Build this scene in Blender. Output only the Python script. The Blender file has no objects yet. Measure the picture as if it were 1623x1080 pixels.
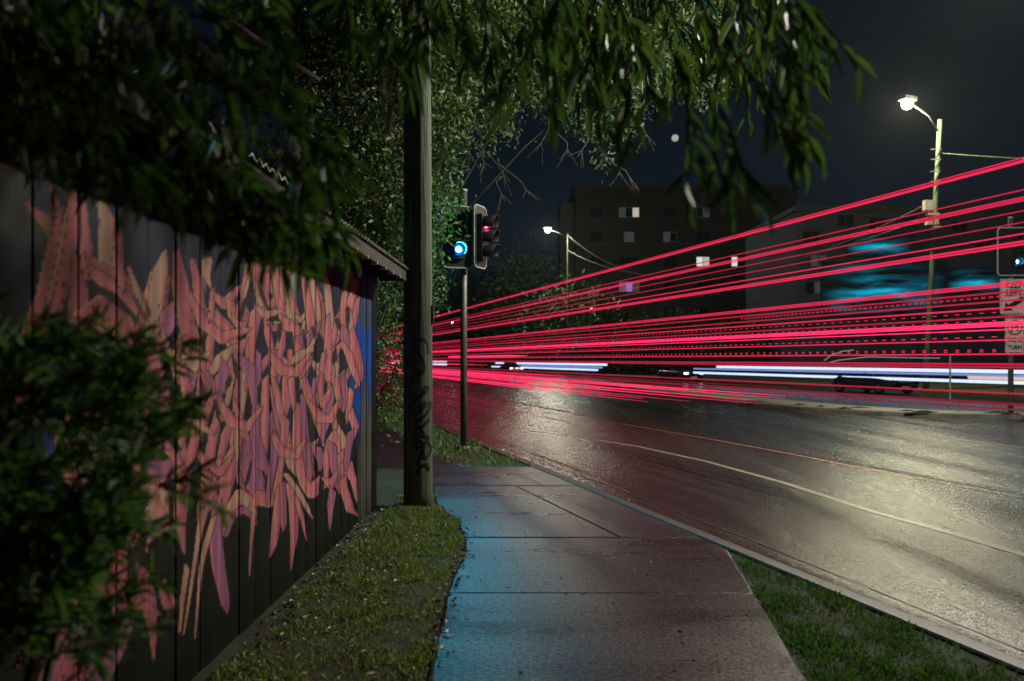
import bpy, bmesh, math, random
import numpy as np
from mathutils import Vector, Matrix
R = math.radians
rnd = random.Random(7)
rng = np.random.default_rng(7)
scene = bpy.context.scene
COL = scene.collection

# ------------------------------------------------------------------ camera, world, exposure
F = 1262.0; CX = 811.5; HY = 570.0; CAMZ = 1.6
cam = bpy.data.cameras.new('camera'); co = bpy.data.objects.new('camera', cam); COL.objects.link(co)
co.location = (0, 0, CAMZ); co.rotation_euler = (R(90), 0, 0)
cam.sensor_width = 36; cam.lens = 36*F/1623.0
cam.shift_y = (HY-540)/1623.0
cam.clip_start = 0.05; cam.clip_end = 4000
cam.dof.use_dof = True; cam.dof.focus_distance = 8.5; cam.dof.aperture_fstop = 1.8
scene.camera = co
w = bpy.data.worlds.new('World'); scene.world = w; w.use_nodes = True
nt = w.node_tree; bg = nt.nodes['Background']
tc = nt.nodes.new('ShaderNodeTexCoord'); sp = nt.nodes.new('ShaderNodeSeparateXYZ'); rp = nt.nodes.new('ShaderNodeValToRGB')
nt.links.new(tc.outputs['Generated'], sp.inputs[0]); nt.links.new(sp.outputs['Z'], rp.inputs[0]); nt.links.new(rp.outputs[0], bg.inputs[0])
rp.color_ramp.elements[0].position = 0.0; rp.color_ramp.elements[0].color = (.0040, .0090, .0165, 1)
rp.color_ramp.elements[1].position = 0.55; rp.color_ramp.elements[1].color = (.0012, .0022, .0040, 1)
bg.inputs[1].default_value = 1.0
vs = scene.view_settings; vs.view_transform = 'Standard'; vs.look = 'None'; vs.exposure = 0; vs.gamma = 1
vs.use_curve_mapping = False
LAMP = 1.0       # brightness of the street lamps
SIGNAL = 1500.0   # brightness of the lit signal lenses
TRAIL = 2.0      # brightness of the light trails
scene.cycles.use_denoising = True; scene.cycles.denoising_prefilter = 'NONE'; scene.cycles.sample_clamp_direct = 30.0
scene.cycles.use_adaptive_sampling = False
scene.cycles.max_bounces = 6; scene.cycles.diffuse_bounces = 3; scene.cycles.glossy_bounces = 3
scene.cycles.transparent_max_bounces = 6; scene.cycles.transmission_bounces = 3
scene.cycles.sample_clamp_indirect = 4.0; scene.cycles.caustics_reflective = False; scene.cycles.caustics_refractive = False

# ------------------------------------------------------------------ helpers
def tag(o, label=None, cat=None, group=None, kind=None):
    if label: o['label'] = label
    if cat: o['category'] = cat
    if group: o['group'] = group
    if kind: o['kind'] = kind
    return o
def G(px, py, z=0.0):               # point of the level z under a sight line of the survey photograph
    D = (CAMZ-z)*F/(py-HY)
    return Vector(((px-CX)/F*D, D, z))
def P(px, py, D):
    return Vector(((px-CX)/F*D, D, CAMZ-(py-HY)*D/F))
SL = -0.298
def RD(c, D, z=-.13):               # road coordinates: c = offset, D = distance ahead
    return Vector((c+SL*D, D, z))
def empty(name, loc=(0, 0, 0), rz=0):
    o = bpy.data.objects.new(name, None); COL.objects.link(o); o.location = loc; o.rotation_euler = (0, 0, rz)
    o.empty_display_size = .2
    return o
def link(name, me, parent=None, loc=None):
    o = bpy.data.objects.new(name, me); COL.objects.link(o)
    if parent is not None: o.parent = parent
    if loc is not None: o.location = loc
    return o
class MB:
    def __init__(s): s.v = []; s.f = []; s.m = []
    def add(s, vs, fs, mi=0):
        b = len(s.v); s.v += [tuple(p) for p in vs]; s.f += [tuple(i+b for i in f) for f in fs]; s.m += [mi]*len(fs); return s
    def box(s, c, d, M=None, mi=0):
        x, y, z = d[0]/2, d[1]/2, d[2]/2
        vs = [Vector((sx*x, sy*y, sz*z)) for sz in (-1, 1) for sx, sy in ((-1, -1), (1, -1), (1, 1), (-1, 1))]
        if M is not None: vs = [M @ p for p in vs]
        vs = [p+Vector(c) for p in vs]
        return s.add(vs, [(3, 2, 1, 0), (4, 5, 6, 7), (0, 1, 5, 4), (1, 2, 6, 5), (2, 3, 7, 6), (3, 0, 4, 7)], mi)
    def tube(s, pts, rad, n=8, mi=0, cap=True):
        pts = [Vector(p) for p in pts]; k = len(pts)
        if not hasattr(rad, '__len__'): rad = [rad]*k
        vs = []; fs = []; prev = None
        for i, p in enumerate(pts):
            d = (pts[min(i+1, k-1)]-pts[max(i-1, 0)]).normalized()
            a = prev if prev is not None else (Vector((0, 0, 1)) if abs(d.z) < .9 else Vector((1, 0, 0)))
            u = (a-d*a.dot(d)).normalized(); prev = u; v = d.cross(u)
            for j in range(n):
                t = 2*math.pi*j/n; vs.append(p+(u*math.cos(t)+v*math.sin(t))*rad[i])
        for i in range(k-1):
            for j in range(n):
                fs.append((i*n+j, i*n+(j+1) % n, (i+1)*n+(j+1) % n, (i+1)*n+j))
        if cap: fs += [tuple(reversed(range(n))), tuple((k-1)*n+j for j in range(n))]
        return s.add(vs, fs, mi)
    def prism(s, poly, z0, z1, mi=0):
        n = len(poly); vs = [(p[0], p[1], z0) for p in poly]+[(p[0], p[1], z1) for p in poly]
        fs = [tuple(reversed(range(n))), tuple(range(n, 2*n))]+[(i, (i+1) % n, n+(i+1) % n, n+i) for i in range(n)]
        return s.add(vs, fs, mi)
    def build(s, name, mats, parent=None, smooth=False, loc=None):
        me = bpy.data.meshes.new(name); me.from_pydata(s.v, [], s.f)
        if not isinstance(mats, (list, tuple)): mats = [mats]
        for m in mats: me.materials.append(m)
        if len(mats) > 1: me.polygons.foreach_set('material_index', s.m)
        if smooth: me.polygons.foreach_set('use_smooth', [True]*len(me.polygons))
        me.update()
        return link(name, me, parent, loc)
def np_mesh(name, V, Fq, mat, attrs=None, smooth=False):
    """V (n,3), Fq (m,k) -> mesh"""
    me = bpy.data.meshes.new(name); n = len(V); m, k = Fq.shape
    me.vertices.add(n); me.vertices.foreach_set('co', np.ascontiguousarray(V, dtype=np.float32).ravel())
    me.loops.add(m*k); me.loops.foreach_set('vertex_index', np.ascontiguousarray(Fq, dtype=np.int32).ravel())
    me.polygons.add(m); me.polygons.foreach_set('loop_start', np.arange(0, m*k, k, dtype=np.int32))
    me.update(calc_edges=True)
    if smooth: me.polygons.foreach_set('use_smooth', np.ones(m, bool))
    for an, arr in (attrs or {}).items():
        a = me.color_attributes.new(an, 'FLOAT_COLOR', 'POINT')
        c = np.ones((n, 4), np.float32); c[:, :3] = arr; a.data.foreach_set('color', c.ravel())
    if mat: me.materials.append(mat)
    return me

# ------------------------------------------------------------------ materials
class Mat:
    def __init__(s, name, base=(.5, .5, .5), rough=.6, metal=0, spec=.5):
        s.m = bpy.data.materials.new(name); s.m.use_nodes = True; s.nt = s.m.node_tree
        s.b = s.nt.nodes['Principled BSDF']; s.b.inputs['Base Color'].default_value = (*base, 1)
        s.b.inputs['Roughness'].default_value = rough; s.b.inputs['Metallic'].default_value = metal
        s.b.inputs['Specular IOR Level'].default_value = spec
    def n(s, t, **kw):
        nd = s.nt.nodes.new(t)
        for k, v in kw.items():
            if k in nd.inputs.keys(): nd.inputs[k].default_value = v
            else: setattr(nd, k, v)
        return nd
    def l(s, a, b): s.nt.links.new(a, b)
    def coord(s, scale=(1, 1, 1), rot=(0, 0, 0), space='Object'):
        t = s.n('ShaderNodeTexCoord'); m = s.n('ShaderNodeMapping'); m.inputs['Scale'].default_value = scale; m.inputs['Rotation'].default_value = rot
        s.l(t.outputs[space], m.inputs[0]); return m.outputs[0]
    def noise(s, vec, scale, detail=4, rough=.6):
        n = s.n('ShaderNodeTexNoise', Scale=scale, Detail=detail, Roughness=rough); s.l(vec, n.inputs['Vector']); return n.outputs['Fac']
    def ramp(s, fac, stops):
        r = s.n('ShaderNodeValToRGB'); s.l(fac, r.inputs[0]); e = r.color_ramp.elements
        while len(e) < len(stops): e.new(.5)
        for el, (p, c) in zip(e, stops):
            el.position = p; el.color = (c, c, c, 1) if not hasattr(c, '__len__') else (*c, 1)
        return r.outputs[0]
    def mix(s, a, b, fac=.5, mode='MULTIPLY'):
        m = s.n('ShaderNodeMix', data_type='RGBA', blend_type=mode)
        for inp, v in ((m.inputs[0], fac), (m.inputs[6], a), (m.inputs[7], b)):
            if hasattr(v, 'links'): s.l(v, inp)
            else: inp.default_value = v if not hasattr(v, '__len__') else (*v, 1)
        return m.outputs[2]
    def bump(s, h, strength=.5, dist=.01, normal=None):
        b = s.n('ShaderNodeBump', Strength=strength, Distance=dist); s.l(h, b.inputs['Height'])
        if normal is not None: s.l(normal, b.inputs['Normal'])
        return b.outputs[0]
    def set(s, k, v): s.l(v, s.b.inputs[k])
def plain(name, base, rough=.6, metal=0, var=.25, scale=8, bump=0):
    a = Mat(name, base, rough, metal); c = a.coord(); f = a.noise(c, scale, 5)
    a.set('Base Color', a.mix(a.ramp(f, [(.3, tuple(x*(1-var) for x in base)), (.7, tuple(min(1, x*(1+var)) for x in base))]), (1, 1, 1), 0.0, 'MIX'))
    if bump: a.set('Normal', a.bump(a.noise(c, scale*6), bump, .01))
    return a.m
def emit(name, col, strength):
    m = bpy.data.materials.new(name); m.use_nodes = True; nt = m.node_tree; nt.nodes.remove(nt.nodes['Principled BSDF'])
    e = nt.nodes.new('ShaderNodeEmission'); e.inputs[0].default_value = (*col, 1); e.inputs[1].default_value = strength
    nt.links.new(e.outputs[0], nt.nodes['Material Output'].inputs[0]); return m

RZ = math.atan(.298)
def road_mat():
    a = Mat('wet_asphalt', (.03, .03, .03), .35)
    c = a.coord(); cs = a.coord((1.3, .12, 1), (0, 0, -RZ))
    big = a.noise(cs, 1.0, 4, .6); med = a.noise(c, .6, 3); fine = a.noise(c, 60, 4, .8)
    vo = a.n('ShaderNodeTexVoronoi', Scale=48); a.l(c, vo.inputs['Vector'])
    a.set('Base Color', a.mix(a.ramp(fine, [(.38, (.006, .006, .007)), (.62, (.046, .044, .040))]), a.ramp(big, [(.3, .85), (.7, 1.1)]), 1.0))
    rr = a.mix(a.ramp(big, [(.3, .21), (.7, .29)]), a.ramp(med, [(.3, .96), (.7, 1.04)]), 1.0)
    a.set('Roughness', rr)
    b1 = a.bump(vo.outputs['Distance'], .30, .004); b2 = a.bump(fine, .35, .0035, b1)
    b3 = a.bump(a.noise(c, 24, 4, .8), .50, .012, b2)
    a.set('Normal', b3); a.set('Specular IOR Level', a.mix(a.ramp(a.noise(c, 26, 4, .85), [(.38, .08), (.62, 1.0)]), a.ramp(big, [(.38, .10), (.60, .68)]), 1.0))
    return a.m
def path_mat():
    a = Mat('wet_concrete', (.1, .1, .1), .4)
    c = a.coord(); cs = a.coord((.35, 1.6, 1)); st = a.noise(cs, 1.1, 5, .6); fine = a.noise(c, 75, 4, .8); sp = a.noise(c, 9, 5)
    col = a.mix(a.ramp(a.mix(fine, a.noise(c, 33, 4, .85), .6, 'MIX'), [(.40, (.003, .003, .004)), (.5, (.018, .015, .021)), (.60, (.12, .11, .13))]), a.ramp(st, [(.3, .8), (.7, 1.05)]), 1.0)
    col = a.mix(col, a.ramp(sp, [(.3, .75), (.6, 1.0)]), 1.0)
    a.set('Base Color', col)
    a.set('Roughness', a.ramp(st, [(.3, .25), (.7, .34)]))
    b = a.bump(a.noise(c, 34, 4, .8), .5, .008, a.bump(fine, .45, .0035)); a.set('Normal', b); a.set('Specular IOR Level', a.mix(a.ramp(a.noise(c, 38, 4, .85), [(.38, .08), (.62, 1.0)]), a.ramp(st, [(.34, .12), (.6, .50)]), 1.0))
    return a.m
def kerb_mat():
    a = Mat('kerb_concrete', (.2, .18, .15), .5); c = a.coord(); f = a.noise(c, 90, 4, .7); g = a.noise(c, 3, 5)
    a.set('Base Color', a.mix(a.ramp(f, [(.3, (.015, .013, .010)), (.7, (.075, .065, .05))]), a.ramp(g, [(.35, .5), (.65, 1.1)]), 1.0))
    a.set('Normal', a.bump(f, .6, .006)); return a.m
def soil_mat():
    a = Mat('soil_and_moss', (.05, .05, .03), .9); c = a.coord(); f = a.noise(c, 40, 6, .7); g = a.noise(c, 1.7, 4)
    s1 = a.ramp(f, [(.3, (.012, .009, .006)), (.7, (.06, .045, .028))]); s2 = a.ramp(f, [(.3, (.012, .02, .006)), (.7, (.06, .085, .025))])
    a.set('Base Color', a.mix(s1, s2, a.ramp(g, [(.4, 0.0), (.55, 1.0)]), 'MIX')); a.set('Normal', a.bump(f, .9, .03)); return a.m
def leafy(name, base, rough=.42, trans=.25):
    a = Mat(name, base, rough); at = a.n('ShaderNodeAttribute', attribute_name='tint')
    oi = a.n('ShaderNodeObjectInfo'); col = a.mix((*base,), at.outputs['Color'], 1.0)
    a.set('Base Color', col)
    tr = a.n('ShaderNodeBsdfTranslucent'); a.l(a.mix(col, (1.2, 1.5, .5), 1.0), tr.inputs[0])
    ms = a.n('ShaderNodeMixShader'); ms.inputs[0].default_value = trans
    a.l(a.b.outputs[0], ms.inputs[1]); a.l(tr.outputs[0], ms.inputs[2]); a.l(ms.outputs[0], a.nt.nodes['Material Output'].inputs[0])
    return a.m
def wood_pole_mat():
    a = Mat('weathered_timber', (.12, .13, .09), .7); c = a.coord((14, 14, .55)); f = a.noise(c, 2.5, 7, .65); c2 = a.coord((3, 3, .5)); g = a.noise(c2, 1.5, 4)
    a.set('Base Color', a.mix(a.ramp(f, [(.28, (.018, .024, .014)), (.5, (.08, .12, .065)), (.75, (.18, .25, .15))]), a.ramp(g, [(.3, .55), (.7, 1.15)]), 1.0))
    a.set('Normal', a.bump(f, .9, .02)); return a.m
def plank_mat():
    a = Mat('painted_boards', (.5, .5, .5), .62); at = a.n('ShaderNodeAttribute', attribute_name='paint')
    c = a.coord((20, 20, 1.1)); f = a.noise(c, 2.2, 6, .65); c3 = a.coord(); g = a.noise(c3, 2.6, 5)
    col = a.mix(at.outputs['Color'], a.ramp(f, [(.25, .72), (.55, 1.0)]), 1.0); col = a.mix(col, a.ramp(g, [(.3, .72), (.62, 1.0)]), 1.0)
    a.set('Base Color', col); a.set('Normal', a.bump(f, .35, .004)); a.b.inputs['Specular IOR Level'].default_value = .12; return a.m
M = dict(
    road=road_mat(), path=path_mat(), kerb=kerb_mat(), soil=soil_mat(), pole=wood_pole_mat(), plank=plank_mat(),
    paint=plain('road_paint', (.20, .19, .14), .45, 0, .45, 30), line_o=plain('thin_orange_line', (.55, .22, .08), .45, 0, .4, 30),
    leaf_near=leafy('long_leaf', (.085, .125, .058), .55, .35), leaf_tree=leafy('tree_leaf', (.10, .15, .055), .5, .2),
    leaf_bush=leafy('needle_leaf', (.10, .16, .08), .5, .35), leaf_far=leafy('far_leaf', (.035, .06, .025), .6, .15), grass=leafy('grass_blade', (.17, .235, .105), .6, .25),
    litter=leafy('fallen_leaf', (.22, .17, .10), .45, 0.0),
    bark=plain('bark', (.09, .07, .05), .85, 0, .5, 14, .6), twig=plain('twig_bark', (.13, .11, .08), .8, 0, .4, 20),
    dark_timber=plain('roof_timber', (.05, .045, .038), .8, 0, .4, 12, .4), lit_timber=plain('lit_rafter_end', (.38, .34, .26), .7, 0, .3, 20),
    iron=plain('corrugated_iron', (.16, .16, .15), .5, .4, .5, 8), backing=plain('dark_gap_board', (.015, .015, .015), .9),  # backing is near-black, behind board gaps and under slab joints
    steel=plain('galvanised_steel', (.17, .175, .165), .5, .5, .3, 10), black=plain('black_housing', (.012, .013, .014), .45, 0, .2, 10),
    trim=plain('pale_trim', (.42, .46, .42), .4, 0, .15, 10), lens_off=plain('dark_lens', (.02, .02, .02), .15, 0, .1, 4),
    red_off=plain('red_lens', (.25, .01, .02), .2), sign=plain('sign_face', (.62, .62, .56), .4, 0, .12, 5), ink=plain('sign_black', (.015, .014, .014), .5),
    sign_red=plain('sign_red', (.5, .02, .02), .45), spray=plain('black_spray', (.007, .008, .006), .55, 0, .2, 30),
    brick=plain('apartment_brick', (.022, .024, .026), .85, 0, .25, .8, .2), slab=plain('floor_band', (.035, .038, .04), .8, 0, .2, 1), frame=plain('window_frame', (.35, .35, .35), .5),
    glass=Mat('dark_glass', (.012, .014, .018), .08).m, tyre=plain('tyre', (.012, .012, .012), .8), rim=plain('rim', (.3, .3, .3), .3, .8),
    car=Mat('dark_car_paint', (.06, .065, .085), .22, .3).m, car2=Mat('blue_car_paint', (.02, .035, .10), .22, .3).m,
    render=plain('blue_grey_smear', (.034, .042, .08), .8, 0, .25, .35, .1), insul=plain('insulator', (.4, .38, .32), .4),
    wire=plain('wire', (.22, .22, .16), .5, .3), concrete=plain('median_concrete', (.20, .19, .17), .5, 0, .4, 2.2, .5),
    lamp_body=plain('lamp_housing', (.25, .25, .23), .5),
)

# ------------------------------------------------------------------ ground, road, kerb, footpath
def sheet(name, poly, z, mat, grid=None):
    return MB().add([(p[0], p[1], z) for p in poly], [tuple(range(len(poly)))]).build(name, mat)
def strip(c0, c1, z, Ds): return [RD(c1, D, z) for D in Ds]+[RD(c0, D, z) for D in reversed(Ds)]
tag(sheet('ground', [(-900, -300), (900, -300), (900, 1800), (-900, 1800)], -.34, M['soil']), 'dark bare ground reaching to the horizon', kind='structure')
FARR = [-25, 10, 40, 80, 130, 200]
def ribbon(name, cuts, Ds, zs, mat, parent=None):
    """cross-section cuts (c, z) swept along the road"""
    m = MB(); k = len(cuts)
    vs = [RD(c, D, z) for D in Ds for c, z in cuts]
    fs = [(i*k+j, i*k+j+1, (i+1)*k+j+1, (i+1)*k+j) for i in range(len(Ds)-1) for j in range(k-1)]
    return m.add(vs, fs).build(name, mat, parent)
tag(ribbon('road', [(4.28, -.13), (12, -.13), (34, -.13)], FARR+[320, 500], 0, M['road']), 'wide wet asphalt road', kind='structure')
tag(ribbon('gutter', [(4.0, -.115), (4.29, -.122)], [-25+i*2.5 for i in range(90)], 0, M['kerb']), 'narrow concrete gutter beside the kerb', kind='structure')
tag(ribbon('kerb', [(3.84, -.30), (3.84, -.006), (3.852, .006), (3.955, .003), (3.985, -.02), (4.005, -.118)], [-25+i*2.5 for i in range(90)], 0, M['kerb']), 'pale concrete kerb along the road', kind='structure')
tag(ribbon('lawn', [(-60, -.02), (-8, -.02), (3.85, -.02)], FARR, 0, M['soil']), 'soil and thin grass beside the footpath', kind='structure')
tag(ribbon('far_verge', [(34, -.13), (34.05, 0), (90, .05), (220, .05)], FARR, 0, M['soil']), 'dark verge on the far side of the road', kind='structure')

def kc(D): return 3.838-.298*D
def xr(D): return min(1.47+(D-4)*.128, kc(D))
bed = MB(); bed.prism([(-.36, -3), (1.0, -3), (xr(5)-.02, 5), (1.8, 7.1), (kc(11.8)-.02, 11.8), (-1.2, 11.8), (-.9, 9.2), (-.4, 7.6)], -.1, -.013)
fp = tag(bed.build('footpath', M['backing']), 'wet concrete footpath laid in large slabs', kind='structure')
def slab(poly, top=0.0, mat='path'):
    # small bevel: the top is inset by 12 mm and the rim sits 8 mm lower
    c = Vector((sum(p[0] for p in poly)/len(poly), sum(p[1] for p in poly)/len(poly)))
    n = len(poly); inn = []
    for i in range(n):
        p = Vector(poly[i][:2]); d = (c-p).normalized(); inn.append(p+d*.018)
    vs = [(p[0], p[1], top-.09) for p in poly]+[(p[0], p[1], top-.007) for p in poly]+[(p.x, p.y, top) for p in inn]
    fs = [tuple(range(2*n, 3*n))]+[(k*n+i, k*n+(i+1) % n, (k+1)*n+(i+1) % n, (k+1)*n+i) for k in (0, 1) for i in range(n)]
    return MB().add(vs, fs).build('slab', M[mat], fp)
g = .006
def jit(y, x0, x1, n=7, a=.006): return [(x0+(x1-x0)*i/(n-1), y+rnd.uniform(-a, a)) for i in range(n)]
def left(D):
    pts = [(-3, -.40), (3, -.40), (4, -.42), (5.5, -.44), (6.6, -.40), (7.2, -.42), (8, -.56), (8.8, -.83), (10.1, -1.0), (11.9, -1.35)]
    for (a, xa), (b, xb) in zip(pts, pts[1:]):
        if a <= D <= b: return xa+(xb-xa)*(D-a)/(b-a)
    return pts[-1][1]
def quad_slab(D0, D1, top=0.0):
    n = 8; Ls = [D0+g+(D1-D0-2*g)*i/n for i in range(n+1)]
    L = [(left(D)+rnd.uniform(-.012, .012), D) for D in Ls]; Rr = [(xr(D)+(rnd.uniform(-.012, .006) if xr(D) < kc(D)-.02 else 0), D) for D in reversed(Ls)]
    return slab([*Rr, *L][::-1], top)
quad_slab(-3, .6); quad_slab(.6, 3.0, .001); quad_slab(3.0, 5.46, .002); quad_slab(5.46, 7.16, -.002)
# slab with the diagonal saw cut, laid as two pieces
ca, cb = G(818, 772), G(985, 853)
LL = [(left(D), D) for D in (7.17, 7.6, 8.0, 8.4, 8.8, 9.4, 10.09)]
slab([(cb.x-.01, 7.17), (ca.x-.01, 10.09), *reversed(LL)])
slab([(cb.x+.006, 7.17), (kc(7.17), 7.17), (kc(8.6), 8.6), (kc(10.09), 10.09), (ca.x+.006, 10.09)], -.001)
slab([(-1.0, 10.11), (kc(10.11), 10.11), (kc(11.9), 11.9), (-1.35, 11.9)], .001)
far_bed = ribbon('slab_bed', [(.9, -.013), (2.62, -.013)], [11.8, 60, 150], 0, M['backing'], fp)
for i in range(9):
    a0 = 11.93+i*2.6; a1 = a0+2.58
    q = [RD(.9, a1), RD(2.6, a1), RD(2.6, a0), RD(.9, a0)][::-1]
    if i == 0: q = [(RD(.9, a0).x, a0), (RD(3.0, a0).x, a0), (RD(2.6, a1).x, a1), (RD(.9, a1).x, a1)]
    slab([(p[0], p[1]) for p in q])
# painted lines and thin orange strips on the road
def line(name, pts, wd, label, mat='paint', dz=.004, z=-.13):
    P3 = [G(x, y, z) for x, y in pts]; m = MB(); vs = []
    for i, p in enumerate(P3):
        d = (P3[min(i+1, len(P3)-1)]-P3[max(i-1, 0)]).normalized(); s_ = Vector((d.y, -d.x, 0))*wd/2
        vs += [p-s_+Vector((0, 0, dz)), p+s_+Vector((0, 0, dz))]
    m.add(vs, [(2*i, 2*i+1, 2*i+3, 2*i+2) for i in range(len(P3)-1)])
    return tag(m.build(name, M[mat]), label, kind='structure')
line('lane_line', [(840, 684), (900, 690), (960, 700), (1010, 708)], .11, 'white painted lane line in the middle distance')
line('lane_line', [(1010, 708), (1120, 732), (1240, 765), (1330, 794), (1385, 812), (1480, 838), (1560, 861), (1640, 885), (1760, 920)], .11, 'worn white lane line in the nearest lane')
line('lane_line', [(985, 672), (1100, 692), (1200, 710), (1290, 727), (1380, 746), (1450, 760)], .05, 'thin orange line across the lane', 'line_o')
line('lane_line', [(683, 652), (712, 653), (722, 658)], .14, 'short white road mark behind the timber pole')
line('lane_line', [(683, 672), (760, 676), (800, 680)], .12, 'faded white line beside the far verge')
line('lane_line', [(700, 628), (770, 636)], .14, 'faded far lane line')
line('lane_line', [(1190, 641), (1230, 643)], .5, 'pale painted mark near the median island')
line('lane_line', [(1090, 650), (1150, 655)], .12, 'faint white line before the median island')
line('lane_line', [(1440, 686), (1530, 698), (1640, 712), (1760, 728)], .06, 'thin orange line near the right signal', 'line_o')
line('gutter_crack', [(930, 757), (1083, 815), (1180, 852), (1280, 893), (1380, 933), (1480, 974), (1620, 1031), (1800, 1105)], .018, 'dark open joint between gutter and asphalt', 'ink', .006)
# median island
npts = [(1760, 660), (1700, 664), (1620, 665), (1520, 663), (1400, 659), (1270, 651), (1150, 638), (1040, 624), (960, 612), (900, 605)]
near = [G(x, y, -.13) for x, y in npts]; farp = [p+Vector((.96, .285, 0))*2.3 for p in near]; farp[0] = near[0]+Vector((.4, .6, 0)); farp[1] = near[1]+Vector((.9, 1.3, 0))
isl = MB(); k = len(near); isl.prism([(p.x, p.y) for p in near+farp[::-1]], -.3, -.02)
inn = [(a*.93+b*.07) for a, b in zip(near, farp)]; inf = [(a*.07+b*.93) for a, b in zip(near, farp)]
isl.prism([(p.x, p.y) for p in inn+inf[::-1]], -.1, .0)
isl = tag(isl.build('median_island', M['concrete']), 'low concrete median island dividing the road', kind='structure')
# clods and leaf drifts on the island
cl = MB()
for i in range(26):
    t = rnd.uniform(2.2, 7.5); i0 = int(t); f = t-i0; s_ = rnd.uniform(.1, .6)
    a = near[i0].lerp(near[i0+1], f); b = farp[i0].lerp(farp[i0+1], f); p = a.lerp(b, s_); r0 = rnd.uniform(.12, .4)
    ring = [(p.x+math.cos(q)*r0*rnd.uniform(.6, 1.6)*1.6, p.y+math.sin(q)*r0*rnd.uniform(.5, 1), -.03) for q in np.linspace(0, 6.28, 8)[:-1]]
    cl.add(ring+[(p.x, p.y, rnd.uniform(.03, .08))], [(j, (j+1) % 7, 7) for j in range(7)])
cl.build('weed_clumps', M['soil'], isl)['kind'] = 'stuff'

# ------------------------------------------------------------------ painted shed wall
WA, WB = -1.73, .027                     # wall plane: X = WA + WB*D
def wall_pt(px, py):
    D = WA/((px-CX)/F-WB); return D, CAMZ-(py-HY)*D/F
PK = (.68, .20, .215); PD = (.46, .12, .14); TN = (.56, .345, .245); MV = (.42, .15, .28); DK = (.035, .028, .026); BL = (.015, .06, .32); OR = (.50, .20, .10)
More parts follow.
